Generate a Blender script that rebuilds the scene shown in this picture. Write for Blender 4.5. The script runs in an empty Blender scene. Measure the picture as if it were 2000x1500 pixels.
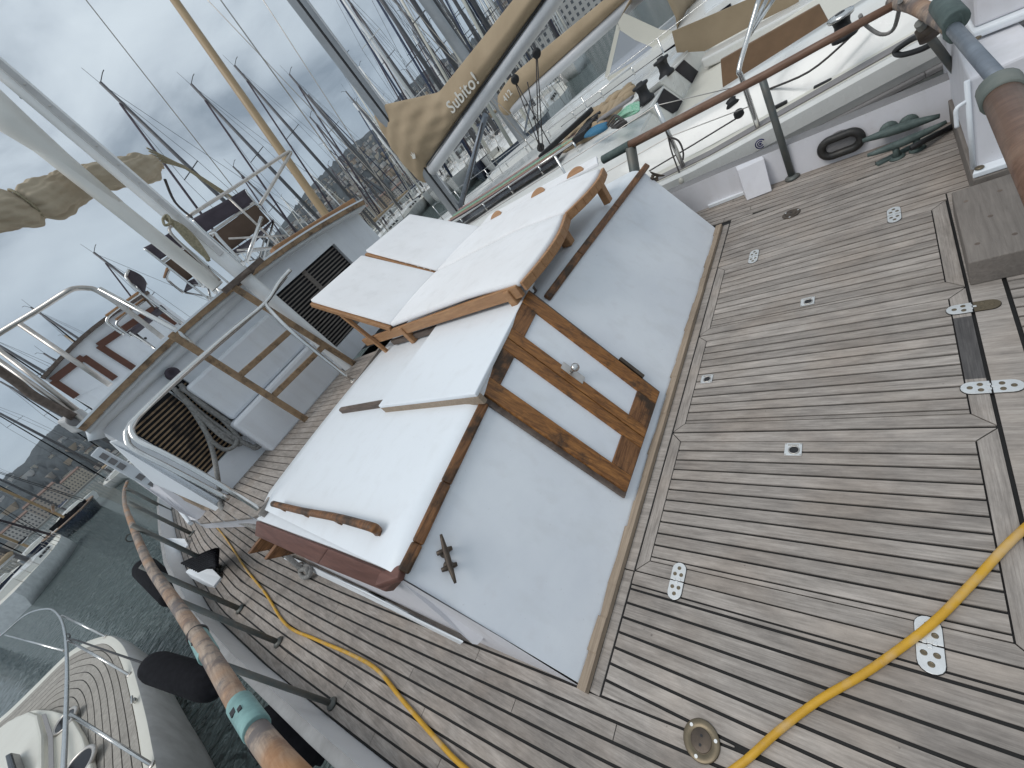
import bpy, bmesh, math, random
from mathutils import Vector, Matrix
random.seed(7)
SC = bpy.context.scene
COL = SC.collection
R = math.radians

# ------------------------------------------------------------------ camera
F, CX, CY = 793.0, 1000.0, 750.0           # focal length and centre, in photograph pixels
EYE = Vector((0.0, 0.0, 1.45))             # deck is z = 0, forward is +y, starboard is +x
AX = Vector((0.423, 0.750, -0.509)); AY = Vector((-0.683, -0.105, -0.723)).normalized()
AX = (AX - AY*AX.dot(AY)).normalized(); AZ = AX.cross(AY)
CAMR = Matrix((AX, AY, AZ))                # camera axes -> world
cam = bpy.data.cameras.new('camera'); cam_o = bpy.data.objects.new('camera', cam); COL.objects.link(cam_o)
cam.sensor_width = 36.0; cam.lens = 36.0*F/2000.0; cam.clip_start = 0.02; cam.clip_end = 20000
cam_o.matrix_world = Matrix.Translation(EYE) @ CAMR.to_4x4()
SC.camera = cam_o
SC.render.resolution_x = 1024; SC.render.resolution_y = 768
SC.view_settings.view_transform = 'Standard'; SC.view_settings.look = 'None'
SC.view_settings.exposure = -0.10; SC.view_settings.gamma = 1.0

# ------------------------------------------------------------------ sky + sun
w = bpy.data.worlds.new('World'); SC.world = w; w.use_nodes = True
nt = w.node_tree; N = nt.nodes; L = nt.links; N.clear()
out = N.new('ShaderNodeOutputWorld'); bg = N.new('ShaderNodeBackground'); bg.inputs['Strength'].default_value = 0.094
sky = N.new('ShaderNodeTexSky'); sky.sky_type = 'NISHITA'; sky.sun_disc = False
SUN_EL, SUN_AZ = R(60), R(-66)
sky.sun_elevation = SUN_EL; sky.sun_rotation = SUN_AZ
tc = N.new('ShaderNodeTexCoord'); mp = N.new('ShaderNodeMapping'); mp.inputs['Scale'].default_value = (1.3, 1.3, 3.4)
mp.inputs['Location'].default_value = (0.35, 0.2, 0.1)
nz = N.new('ShaderNodeTexNoise'); nz.inputs['Scale'].default_value = 2.3; nz.inputs['Detail'].default_value = 5; nz.inputs['Roughness'].default_value = 0.52
nz.inputs['Distortion'].default_value = 0.5
cr = N.new('ShaderNodeValToRGB'); e = cr.color_ramp.elements
e[0].position = 0.3; e[0].color = (3.3, 4.0, 4.75, 1); e[1].position = 0.72; e[1].color = (8.4, 9.4, 10.1, 1)
x = e.new(0.5); x.color = (6.6, 7.5, 8.3, 1)
sx = N.new('ShaderNodeSeparateXYZ'); er = N.new('ShaderNodeValToRGB'); q = er.color_ramp.elements       # overcast: dull near the horizon, brighter overhead
q[0].position = 0.0; q[0].color = (.80, .82, .84, 1); q[1].position = 0.55; q[1].color = (1.12, 1.11, 1.10, 1)
for ps, cc in ((.06, (.76, .79, .82, 1)), (.16, (.70, .745, .79, 1)), (.30, (.93, .94, .95, 1))):
    x = q.new(ps); x.color = cc
L.new(tc.outputs['Generated'], sx.inputs[0]); L.new(sx.outputs['Z'], er.inputs[0])
mu = N.new('ShaderNodeMix'); mu.data_type = 'RGBA'; mu.blend_type = 'MULTIPLY'; mu.inputs[0].default_value = 1.0
L.new(cr.outputs[0], mu.inputs[6]); L.new(er.outputs[0], mu.inputs[7])
mx = N.new('ShaderNodeMix'); mx.data_type = 'RGBA'; mx.inputs[0].default_value = 0.93
L.new(tc.outputs['Generated'], mp.inputs['Vector']); L.new(mp.outputs[0], nz.inputs['Vector']); L.new(nz.outputs['Fac'], cr.inputs[0])
L.new(sky.outputs[0], mx.inputs[6]); L.new(mu.outputs[2], mx.inputs[7]); L.new(mx.outputs[2], bg.inputs['Color']); L.new(bg.outputs[0], out.inputs[0])
sl = bpy.data.lights.new('sun', 'SUN'); sl.energy = 1.5; sl.angle = R(26); sl.color = (1.0, 0.97, 0.93)
so = bpy.data.objects.new('sun', sl); COL.objects.link(so)
sd = Vector((math.sin(-SUN_AZ)*math.cos(SUN_EL)*-1, math.cos(SUN_AZ)*math.cos(SUN_EL), math.sin(SUN_EL)))
so.rotation_euler = (-sd).to_track_quat('-Z', 'Y').to_euler()

# ------------------------------------------------------------------ measuring helpers (photograph pixel -> real point on a known plane)
def ray(u, v): return (CAMR @ Vector((u-CX, -(v-CY), -F))).normalized()
def P(u, v, ax='z', val=0.0):
    i = 'xyz'.index(ax); d = ray(u, v); return EYE + d*((val-EYE[i])/d[i])
def PD(u, v, dist): return EYE + ray(u, v)*dist
def PP(u, v, p0, n):
    d = ray(u, v); n = Vector(n); return EYE + d*(n.dot(Vector(p0)-EYE)/n.dot(d))
def PV(foot, u, v):                        # point seen at (u, v) standing straight above/below the point foot
    d = ray(u, v); f = Vector(foot); h = Vector((f.x-EYE.x, f.y-EYE.y)); g = Vector((d.x, d.y))
    t = h.dot(g)/g.dot(g); return Vector((f.x, f.y, EYE.z+t*d.z))
def depth(p): return -(CAMR.transposed() @ (Vector(p)-EYE)).z
def rad(p, px): return px*depth(p)/F*0.5   # radius of a bar that is px photograph pixels wide at p

# ------------------------------------------------------------------ objects
def tag(o, label=None, cat=None, group=None, kind=None):
    if label: o['label'] = label
    if cat: o['category'] = cat
    if group: o['group'] = group
    if kind: o['kind'] = kind
    return o
def thing(name, loc, label, cat, group=None):
    o = bpy.data.objects.new(name, None); COL.objects.link(o); o.location = loc; o.empty_display_size = 0.1
    return tag(o, label, cat, group)
def wloc(o):
    v = Vector((0, 0, 0))
    while o: v += Vector(o.location); o = o.parent
    return v
class MB:
    def __init__(s): s.bm = bmesh.new(); s.lay = None
    def poly(s, pts, smooth=False, mat=0):
        f = s.bm.faces.new([s.bm.verts.new(Vector(p)) for p in pts]); f.smooth = smooth; f.material_index = mat; return f
    def prism(s, pts, d, mat=0, val=None):         # polygon extruded by the vector d
        d = Vector(d); a = [s.bm.verts.new(Vector(p)) for p in pts]; b = [s.bm.verts.new(Vector(p)+d) for p in pts]
        n = len(pts); fs = [s.bm.faces.new(a[::-1]), s.bm.faces.new(b)]
        for i in range(n): fs.append(s.bm.faces.new((a[i], a[(i+1) % n], b[(i+1) % n], b[i])))
        for f in fs: f.material_index = mat
        if val is not None:
            if s.lay is None: s.lay = s.bm.loops.layers.float_color.new('pv')
            for f in fs:
                for l in f.loops: l[s.lay] = (val, val, val, 1)
        return s
    def box(s, c, size, rz=0, rx=0, ry=0, mat=0, val=None):
        m = Matrix.Translation(Vector(c)) @ Matrix.Rotation(rz, 4, 'Z') @ Matrix.Rotation(ry, 4, 'Y') @ Matrix.Rotation(rx, 4, 'X')
        hx, hy, hz = size[0]/2, size[1]/2, size[2]/2
        pts = [m @ Vector(q) for q in ((-hx, -hy, -hz), (hx, -hy, -hz), (hx, hy, -hz), (-hx, hy, -hz))]
        return s.prism(pts, (m.to_3x3() @ Vector((0, 0, size[2]))), mat, val)
    def bar(s, a, b, wd, hg, up=(0, 0, 1), mat=0, val=None):   # rectangular bar from a to b
        a, b = Vector(a), Vector(b); t = (b-a).normalized(); sd = t.cross(Vector(up)).normalized(); u = sd.cross(t)
        q = [a + sd*wd/2*i + u*hg/2*j for i, j in ((-1, -1), (1, -1), (1, 1), (-1, 1))]
        return s.prism(q, b-a, mat, val)
    def tube(s, pts, r, n=10, mat=0, closed=False, caps=True):
        pts = [Vector(p) for p in pts]; rs = r if isinstance(r, (list, tuple)) else [r]*len(pts); rings = []
        m = len(pts); prev = None
        for i, p in enumerate(pts):
            if closed: t = (pts[(i+1) % m]-pts[i-1])
            else: t = (pts[min(i+1, m-1)]-pts[max(i-1, 0)])
            t = t.normalized()
            if prev is None:
                a = Vector((0, 0, 1)) if abs(t.z) < .9 else Vector((1, 0, 0)); nrm = t.cross(a).normalized()
            else:
                nrm = prev - t*prev.dot(t)
                nrm = nrm.normalized() if nrm.length > 1e-6 else t.cross(Vector((0.3, 0.2, 1))).normalized()
            prev = nrm; bn = t.cross(nrm)
            rings.append([s.bm.verts.new(p + (nrm*math.cos(2*math.pi*k/n)+bn*math.sin(2*math.pi*k/n))*rs[i]) for k in range(n)])
        for i in range(m if closed else m-1):
            A, B = rings[i], rings[(i+1) % m]
            for k in range(n):
                f = s.bm.faces.new((A[k], A[(k+1) % n], B[(k+1) % n], B[k])); f.smooth = True; f.material_index = mat
        if caps and not closed:
            for q in (rings[0][::-1], rings[-1]):
                f = s.bm.faces.new(q); f.material_index = mat
        return s
    def lathe(s, prof, c, axis=(0, 0, 1), n=20, mat=0, smooth=True):   # prof = [(radius, height)...] turned about axis through c
        c = Vector(c); q = Vector((0, 0, 1)).rotation_difference(Vector(axis).normalized()); rings = []
        for r, h in prof:
            rings.append([s.bm.verts.new(c + q @ Vector((max(r, 1e-4)*math.cos(2*math.pi*k/n), max(r, 1e-4)*math.sin(2*math.pi*k/n), h))) for k in range(n)])
        for A, B in zip(rings, rings[1:]):
            for k in range(n):
                f = s.bm.faces.new((A[k], A[(k+1) % n], B[(k+1) % n], B[k])); f.smooth = smooth; f.material_index = mat
        for q2 in (rings[0][::-1], rings[-1]):
            f = s.bm.faces.new(q2); f.material_index = mat
        return s
    def grid(s, rows, smooth=True, mat=0, closed=False):
        V = [[s.bm.verts.new(Vector(p)) for p in r] for r in rows]
        for A, B in zip(V, V[1:]):
            k = len(A)
            for i in range(k if closed else k-1):
                f = s.bm.faces.new((A[i], A[(i+1) % k], B[(i+1) % k], B[i])); f.smooth = smooth; f.material_index = mat
        return V
    def build(s, name, mats, parent=None, bevel=0, loc=None, solid=0, wn=True, sub=0):
        bm = s.bm
        bmesh.ops.recalc_face_normals(bm, faces=bm.faces[:])
        off = wloc(parent) if parent else Vector(loc) if loc is not None else Vector((0, 0, 0))
        if parent is None and loc is None and len(bm.verts):
            xs = [v.co for v in bm.verts]
            off = Vector(((min(v.x for v in xs)+max(v.x for v in xs))/2, (min(v.y for v in xs)+max(v.y for v in xs))/2, min(v.z for v in xs)))
        bmesh.ops.translate(bm, verts=bm.verts[:], vec=-off)
        me = bpy.data.meshes.new(name); bm.to_mesh(me); bm.free()
        for m in (mats if isinstance(mats, (list, tuple)) else [mats]): me.materials.append(m)
        o = bpy.data.objects.new(name, me); COL.objects.link(o)
        if parent: o.parent = parent
        else: o.location = off
        if solid:
            md = o.modifiers.new('solid', 'SOLIDIFY'); md.thickness = solid; md.offset = 0
        if sub:
            md = o.modifiers.new('sub', 'SUBSURF'); md.levels = sub; md.render_levels = sub
        if bevel:
            md = o.modifiers.new('bevel', 'BEVEL'); md.width = bevel; md.segments = 2; md.limit_method = 'ANGLE'; md.angle_limit = R(40)
        return o
def curve_pts(pts, k=6):                   # smooth curve through points
    pts = [Vector(p) for p in pts]; res = []
    for i in range(len(pts)-1):
        p0, p1, p2, p3 = pts[max(i-1, 0)], pts[i], pts[i+1], pts[min(i+2, len(pts)-1)]
        for j in range(k):
            t = j/k; res.append(0.5*((2*p1)+(p2-p0)*t+(2*p0-5*p1+4*p2-p3)*t*t+(3*p1-p0-3*p2+p3)*t**3))
    res.append(pts[-1]); return res
def copy_tree(o, parent=None):
    c = o.copy(); COL.objects.link(c)
    if parent: c.parent = parent
    for ch in [q for q in bpy.data.objects if q.parent == o]: copy_tree(ch, c)
    return c

# ------------------------------------------------------------------ materials
def nodes(name):
    m = bpy.data.materials.new(name); m.use_nodes = True; t = m.node_tree
    return m, t.nodes, t.links, t.nodes['Principled BSDF']
def paint(name, col, rough=0.45, metal=0.0, dirt=0.0, var=0.12, scale=3.0, col2=None, bump=0.0, bscale=40.0, stretch=(1, 1, 1), spec=0.5, thr=None, coat=0.0, detail=6):
    m, n, l, b = nodes(name)
    tcn = n.new('ShaderNodeTexCoord'); mpn = n.new('ShaderNodeMapping'); mpn.inputs['Scale'].default_value = stretch
    l.new(tcn.outputs['Object'], mpn.inputs['Vector'])
    z = n.new('ShaderNodeTexNoise'); z.inputs['Scale'].default_value = scale; z.inputs['Detail'].default_value = detail; z.inputs['Roughness'].default_value = 0.62
    l.new(mpn.outputs[0], z.inputs['Vector'])
    r = n.new('ShaderNodeValToRGB'); el = r.color_ramp.elements
    c2 = col2 if col2 else tuple(c*(1-var*2) for c in col)
    a, bb = (0.32, 0.68) if thr is None else thr
    el[0].position = a; el[0].color = (*c2, 1); el[1].position = bb; el[1].color = (*col, 1)
    l.new(z.outputs['Fac'], r.inputs[0]); cout = r.outputs[0]
    if dirt:                               # grime: faint streaks and small specks
        for sc_, st_, lo, hi, am, dc in ((3.0, (3.5, 3.5, .5), .52, .75, .55*dirt, (.50, .49, .47)), (55, (1, 1, 1), .70, .78, .6*dirt, (.22, .19, .16)), (11, (1, 1, 1), .60, .72, .3*dirt, (.55, .50, .50))):
            mq = n.new('ShaderNodeMapping'); mq.inputs['Scale'].default_value = st_; l.new(tcn.outputs['Object'], mq.inputs['Vector'])
            zq = n.new('ShaderNodeTexNoise'); zq.inputs['Scale'].default_value = sc_; zq.inputs['Detail'].default_value = 6; l.new(mq.outputs[0], zq.inputs['Vector'])
            rq = n.new('ShaderNodeMapRange'); rq.inputs[1].default_value = lo; rq.inputs[2].default_value = hi; rq.inputs[4].default_value = am; l.new(zq.outputs['Fac'], rq.inputs[0])
            xq = n.new('ShaderNodeMix'); xq.data_type = 'RGBA'; xq.inputs[7].default_value = (*dc, 1); l.new(rq.outputs[0], xq.inputs[0]); l.new(cout, xq.inputs[6]); cout = xq.outputs[2]
    l.new(cout, b.inputs['Base Color'])
    rr = n.new('ShaderNodeMapRange'); rr.inputs[3].default_value = min(1, rough+0.12); rr.inputs[4].default_value = max(0.03, rough-0.06)
    l.new(z.outputs['Fac'], rr.inputs[0]); l.new(rr.outputs[0], b.inputs['Roughness'])
    b.inputs['Metallic'].default_value = metal; b.inputs['Specular IOR Level'].default_value = spec; b.inputs['Coat Weight'].default_value = coat
    if bump:
        z2 = n.new('ShaderNodeTexNoise'); z2.inputs['Scale'].default_value = bscale; z2.inputs['Detail'].default_value = 5
        l.new(mpn.outputs[0], z2.inputs['Vector'])
        bu = n.new('ShaderNodeBump'); bu.inputs['Strength'].default_value = bump; bu.inputs['Distance'].default_value = 0.01
        l.new(z2.outputs['Fac'], bu.inputs['Height']); l.new(bu.outputs[0], b.inputs['Normal'])
    return m
def wood(name, c1, c2, stain=(0.03, 0.02, 0.015), grain=(60, 3, 60), stain_amt=0.3, rough=0.6, pv=False, tint=None, sscale=2.5, bump=0.25, coat=0.0, srange=(0.5, 0.72), gr=(0.3, 0.7)):
    m, n, l, b = nodes(name)
    tcn = n.new('ShaderNodeTexCoord'); mpn = n.new('ShaderNodeMapping'); mpn.inputs['Scale'].default_value = grain
    l.new(tcn.outputs['Object'], mpn.inputs['Vector'])
    src = mpn.outputs[0]
    if pv:
        at = n.new('ShaderNodeAttribute'); at.attribute_name = 'pv'
        ad = n.new('ShaderNodeVectorMath'); ad.operation = 'MULTIPLY_ADD'; ad.inputs[1].default_value = (40, 40, 40)
        l.new(at.outputs['Vector'], ad.inputs[0]); l.new(mpn.outputs[0], ad.inputs[2]); src = ad.outputs[0]
    z = n.new('ShaderNodeTexNoise'); z.inputs['Scale'].default_value = 1.0; z.inputs['Detail'].default_value = 7; z.inputs['Roughness'].default_value = 0.7
    z.inputs['Distortion'].default_value = 0.6
    l.new(src, z.inputs['Vector'])
    r = n.new('ShaderNodeValToRGB'); el = r.color_ramp.elements
    el[0].position = gr[0]; el[0].color = (*c1, 1); el[1].position = gr[1]; el[1].color = (*c2, 1)
    l.new(z.outputs['Fac'], r.inputs[0]); col = r.outputs[0]
    z2 = n.new('ShaderNodeTexNoise'); z2.inputs['Scale'].default_value = sscale; z2.inputs['Detail'].default_value = 8; z2.inputs['Roughness'].default_value = 0.65
    l.new(tcn.outputs['Object'], z2.inputs['Vector'])
    r2 = n.new('ShaderNodeMapRange'); r2.inputs[1].default_value = srange[0]; r2.inputs[2].default_value = srange[1]; r2.inputs[4].default_value = stain_amt
    l.new(z2.outputs['Fac'], r2.inputs[0])
    mm = n.new('ShaderNodeMix'); mm.data_type = 'RGBA'; mm.inputs[7].default_value = (*stain, 1)
    l.new(r2.outputs[0], mm.inputs[0]); l.new(col, mm.inputs[6]); col = mm.outputs[2]
    if tint:
        z3 = n.new('ShaderNodeTexNoise'); z3.inputs['Scale'].default_value = 3.1; z3.inputs['Detail'].default_value = 5
        l.new(tcn.outputs['Object'], z3.inputs['Vector'])
        r3 = n.new('ShaderNodeMapRange'); r3.inputs[1].default_value = 0.46; r3.inputs[2].default_value = 0.66; r3.inputs[4].default_value = 0.62 if sscale > 10 else 0.6
        l.new(z3.outputs['Fac'], r3.inputs[0])
        m3 = n.new('ShaderNodeMix'); m3.data_type = 'RGBA'; m3.inputs[7].default_value = (*tint, 1)
        l.new(r3.outputs[0], m3.inputs[0]); l.new(col, m3.inputs[6]); col = m3.outputs[2]
    if pv:
        z4 = n.new('ShaderNodeTexNoise'); z4.inputs['Scale'].default_value = 22; z4.inputs['Detail'].default_value = 7; z4.inputs['Roughness'].default_value = .7
        m4 = n.new('ShaderNodeMapping'); m4.inputs['Scale'].default_value = tuple(1.6 if g > 100 else .35 if g < 10 else 1 for g in grain); l.new(tcn.outputs['Object'], m4.inputs['Vector']); l.new(m4.outputs[0], z4.inputs['Vector'])
        r4 = n.new('ShaderNodeMapRange'); r4.inputs[1].default_value = .35; r4.inputs[2].default_value = .68; r4.inputs[3].default_value = .70; r4.inputs[4].default_value = 1.14; l.new(z4.outputs['Fac'], r4.inputs[0])
        h4 = n.new('ShaderNodeHueSaturation'); l.new(r4.outputs[0], h4.inputs['Value']); l.new(col, h4.inputs['Color']); col = h4.outputs[0]
        z5 = n.new('ShaderNodeTexNoise'); z5.inputs['Scale'].default_value = 38; z5.inputs['Detail'].default_value = 2; l.new(tcn.outputs['Object'], z5.inputs['Vector'])
        r5 = n.new('ShaderNodeMapRange'); r5.inputs[1].default_value = .74; r5.inputs[2].default_value = .80; r5.inputs[4].default_value = .7; l.new(z5.outputs['Fac'], r5.inputs[0])
        x5 = n.new('ShaderNodeMix'); x5.data_type = 'RGBA'; x5.inputs[7].default_value = (.09, .07, .06, 1); l.new(r5.outputs[0], x5.inputs[0]); l.new(col, x5.inputs[6]); col = x5.outputs[2]
        hs = n.new('ShaderNodeHueSaturation'); vr = n.new('ShaderNodeMapRange'); vr.inputs[3].default_value = 0.84; vr.inputs[4].default_value = 1.13
        l.new(at.outputs['Fac'], vr.inputs[0]); l.new(vr.outputs[0], hs.inputs['Value']); l.new(col, hs.inputs['Color']); col = hs.outputs[0]
    l.new(col, b.inputs['Base Color']); b.inputs['Roughness'].default_value = rough; b.inputs['Coat Weight'].default_value = coat
    b.inputs['Specular IOR Level'].default_value = 0.35
    bu = n.new('ShaderNodeBump'); bu.inputs['Strength'].default_value = bump; bu.inputs['Distance'].default_value = 0.004
    l.new(z.outputs['Fac'], bu.inputs['Height']); l.new(bu.outputs[0], b.inputs['Normal'])
    return m
FARMAST = None
def glass(name, col=(0.9, 0.93, 0.95), alpha_mix=0.75):
    m, n, l, b = nodes(name); o = n['Material Output']
    tr = n.new('ShaderNodeBsdfTransparent'); tr.inputs[0].default_value = (*col, 1); ms = n.new('ShaderNodeMixShader'); ms.inputs[0].default_value = alpha_mix
    b.inputs['Base Color'].default_value = (0.6, 0.62, 0.65, 1); b.inputs['Roughness'].default_value = 0.08
    l.new(b.outputs[0], ms.inputs[1]); l.new(tr.outputs[0], ms.inputs[2]); l.new(ms.outputs[0], o.inputs['Surface'])
    return m
TEAK = wood('weathered_teak', (0.25, 0.22, 0.197), (0.465, 0.416, 0.374), stain=(0.135, 0.115, 0.102), grain=(170, 5, 60), stain_amt=0.55, rough=0.8, pv=True, tint=(0.37, 0.31, 0.262))
TEAKX = wood('weathered_teak_crosswise', (0.25, 0.22, 0.197), (0.465, 0.416, 0.374), stain=(0.135, 0.115, 0.102), grain=(5, 170, 60), stain_amt=0.5, rough=0.8, pv=True, tint=(0.37, 0.31, 0.262))
TEAKD = wood('wet_dark_teak', (0.06, 0.056, 0.056), (0.13, 0.12, 0.115), grain=(5, 170, 60), stain_amt=0.2, rough=0.6, pv=True)
TRIM = wood('bare_teak_trim', (0.25, 0.19, 0.14), (0.42, 0.33, 0.245), stain=(0.15, 0.12, 0.09), grain=(5, 120, 60), stain_amt=0.5, rough=0.75)
VARN = wood('worn_varnished_teak', (0.12, 0.046, 0.013), (0.38, 0.165, 0.045), stain=(0.035, 0.022, 0.014), grain=(95, 16, 10), stain_amt=0.85, rough=0.4, sscale=9, coat=0.1, srange=(.54, .66), gr=(.36, .66), bump=.5)
VARNX = wood('worn_varnished_teak_crosswise', (0.10, 0.042, 0.018), (0.30, 0.14, 0.055), stain=(0.04, 0.026, 0.016), grain=(8, 80, 80), stain_amt=0.9, rough=0.45, sscale=9, srange=(.47, .60), gr=(.36, .66), bump=.5)
MAHO = wood('faded_mahogany', (0.11, 0.05, 0.04), (0.19, 0.09, 0.07), stain=(0.25, 0.16, 0.13), grain=(40, 4, 40), stain_amt=0.5, rough=0.6)
LOUNGEW = wood('oiled_teak', (0.30, 0.15, 0.07), (0.46, 0.26, 0.13), stain=(0.2, 0.1, 0.05), grain=(60, 4, 60), stain_amt=0.4, rough=0.5)
DRIFT = wood('bleached_rail_wood', (0.24, 0.185, 0.15), (0.42, 0.33, 0.26), stain=(0.155, 0.135, 0.13), grain=(40, 4, 40), stain_amt=0.95, rough=0.75, tint=(0.45, 0.20, 0.06), sscale=13, bump=.4, srange=(.46, .58), gr=(.38, .62))
RAILW = wood('varnished_rail_wood', (0.115, 0.062, 0.040), (0.24, 0.14, 0.095), stain=(0.30, 0.22, 0.16), grain=(40, 4, 40), stain_amt=0.55, rough=0.45, sscale=6)
LADW = wood('worn_ladder_wood', (0.20, 0.125, 0.07), (0.38, 0.26, 0.155), stain=(0.05, 0.035, 0.025), grain=(20, 20, 20), stain_amt=0.8, rough=0.55, sscale=7, srange=(.52, .64))
GREYW = wood('grey_oak_block', (0.15, 0.13, 0.115), (0.24, 0.21, 0.185), stain=(0.11, 0.1, 0.09), grain=(5, 70, 70), stain_amt=0.4, rough=0.85)
DARKW = wood('dark_bare_wood', (0.075, 0.055, 0.045), (0.18, 0.14, 0.115), grain=(30, 5, 30), stain_amt=0.4, rough=0.7)
SPARW = wood('tan_painted_spar', (0.36, 0.25, 0.14), (0.44, 0.32, 0.19), grain=(6, 6, 1), stain_amt=0.1, rough=0.45)
WHITE = paint('white_deck_paint', (0.80, 0.83, 0.86), 0.38, dirt=.22, var=0.015, scale=1.3, bump=0.05, bscale=30)
FACEW = paint('scuffed_white_paint', (0.79, 0.81, 0.835), 0.33, dirt=.4, col2=(0.69, 0.71, 0.75), scale=1.6, bump=0.05, bscale=25, thr=(0.3, 0.62))
BULW = paint('bulwark_white', (0.74, 0.73, 0.76), 0.5, dirt=.6, var=0.04, scale=3)
DIRTYW = paint('dirty_white_hull', (0.62, 0.61, 0.60), 0.55, col2=(0.47, 0.46, 0.45), scale=4, bump=0.1)
GEL = paint('white_gelcoat', (0.70, 0.70, 0.675), 0.25, dirt=.4, var=0.02, scale=1.2, coat=0.2)
CREAM = paint('cream_gelcoat', (0.68, 0.655, 0.575), 0.35, var=0.03, scale=2)
CREAMS = paint('cream_spar_paint', (0.81, 0.79, 0.74), 0.4, var=0.04, scale=4)
CUSH = paint('white_canvas', (0.82, 0.815, 0.82), 0.8, dirt=.3, col2=(0.77, 0.755, 0.75), scale=2.2, bump=0.12, bscale=9)
STEEL = paint('stainless_steel', (0.72, 0.71, 0.69), 0.18, metal=1.0, var=0.08, scale=12)
STEELD = paint('dull_stainless', (0.62, 0.58, 0.54), 0.34, metal=0.85, var=0.12, scale=18)
BRUSH = paint('brushed_stainless', (0.80, 0.80, 0.79), 0.42, metal=0.75, var=0.08, scale=25)
PATINA = paint('green_bronze_patina', (0.115, 0.15, 0.14), 0.6, metal=0.2, col2=(0.055, 0.08, 0.075), scale=14, bump=0.2)
TEALP = paint('teal_weathered_collar', (0.25, 0.43, 0.41), 0.6, col2=(0.16, 0.27, 0.26), scale=16)
BRONZE = paint('dark_bronze', (0.13, 0.10, 0.075), 0.45, metal=0.6, col2=(0.07, 0.055, 0.045), scale=20)
BRASSP = paint('dull_brass', (0.21, 0.17, 0.115), 0.4, metal=0.7, var=0.15, scale=20)
POSTG = paint('dark_green_grey_pipe', (0.10, 0.12, 0.12), 0.5, metal=0.3, col2=(0.16, 0.15, 0.13), scale=15)
GALV = paint('galvanised_pipe', (0.24, 0.27, 0.31), 0.45, metal=0.5, col2=(0.17, 0.19, 0.22), scale=12)
BLACK = paint('black_rubber', (0.018, 0.018, 0.02), 0.55, var=0.2, scale=8)
FEND = paint('black_fender_cloth', (0.010, 0.010, 0.013), 0.9, var=0.2, scale=20, spec=0.2)
CAULK = paint('black_caulk', (0.008, 0.007, 0.0065), 0.7, var=0.2)
HOSE = paint('yellow_hose', (0.60, 0.33, 0.022), 0.42, dirt=.9, col2=(0.42, 0.22, 0.02), scale=6, bump=0.05, thr=(0.25, 0.5))
ROPE = paint('grey_rope', (0.34, 0.33, 0.31), 0.9, col2=(0.17, 0.165, 0.16), scale=60, bump=0.5, bscale=120)
ROPEK = paint('dark_rope', (0.10, 0.09, 0.085), 0.9, col2=(0.05, 0.045, 0.045), scale=60)
ROPEB = paint('beige_rope', (0.42, 0.36, 0.25), 0.9, col2=(0.22, 0.2, 0.13), scale=70, bump=0.4, bscale=120)
ROPEG = paint('green_rope', (0.08, 0.42, 0.22), 0.8, col2=(0.5, 0.62, 0.55), scale=90)
SAILC = paint('beige_sail_cover', (0.40, 0.305, 0.20), 0.85, col2=(0.33, 0.25, 0.16), scale=1.8, bump=0.6, bscale=5)
FURL = paint('furled_beige_canvas', (0.50, 0.42, 0.31), 0.85, col2=(0.36, 0.29, 0.205), scale=3, bump=0.5, bscale=6)
CHAIRF = paint('dark_plum_canvas', (0.075, 0.06, 0.075), 0.85, var=0.15, scale=5, bump=0.3, bscale=9)
ALU = paint('anodised_mast', (0.38, 0.39, 0.40), 0.38, metal=0.7, var=0.08, scale=3)
ALUW = paint('pale_boom_paint', (0.62, 0.63, 0.65), 0.35, var=0.03, scale=2)
WMAST = paint('white_mast_paint', (0.82, 0.825, 0.82), 0.35, var=0.03, scale=4)
DARKG = paint('dark_tinted_glass', (0.012, 0.012, 0.016), 0.2, var=0.1, spec=0.12)
NONSK = paint('grey_nonskid', (0.25, 0.24, 0.24), 0.8, var=0.06, scale=30, bump=0.3, bscale=200)
PLY = paint('teak_ply_panel', (0.21, 0.125, 0.07), 0.5, col2=(0.15, 0.09, 0.05), scale=4)
REDW = paint('red_brown_frame', (0.115, 0.042, 0.024), 0.45, var=0.1, scale=10)
PLASTIC = glass('clear_vinyl', (0.85, 0.87, 0.92), 0.62)
INK = paint('lettering_cream', (0.72, 0.70, 0.64), 0.7, var=0.03)
HAZE = 0.000055

FARMAST = paint('grey_mast_weathered', (.15, .15, .16), .5, metal=.3, var=.15)
RIGD = paint('dark_rigging_wire', (.10, .105, .115), .5, metal=.4)
# ================================================================== OUR DECK
def wsp(y):                                # the planks spring outwards towards amidships
    k = [(-3, .80), (-1, .88), (.2, .95), (.9, 1.0), (2.2, 1.095), (3, 1.15), (4.6, 1.235), (6.8, 1.26), (8.9, 1.22), (11.8, 1.13), (15, .95)]
    for (a, b), (c, d) in zip(k, k[1:]):
        if y <= c: return b+(d-b)*(y-a)/(c-a)
    return k[-1][1]
def plank(mb, s0, s1, y0, y1, z=0.0, th=0.02, sprung=True, val=None, step=0.4):
    v = random.random() if val is None else val
    n = max(1, int(abs(y1-y0)/step)) if sprung else 1
    lft = []; rgt = []
    for i in range(n+1):
        y = y0+(y1-y0)*i/n; k = wsp(y) if sprung else 1.0
        lft.append((1.3+(s0-1.3)*k, y, z)); rgt.append((1.3+(s1-1.3)*k, y, z))
    for i in range(n):
        mb.prism([lft[i], rgt[i], rgt[i+1], lft[i+1]], (0, 0, -th), 0, v)
G = 0.0044
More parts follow.
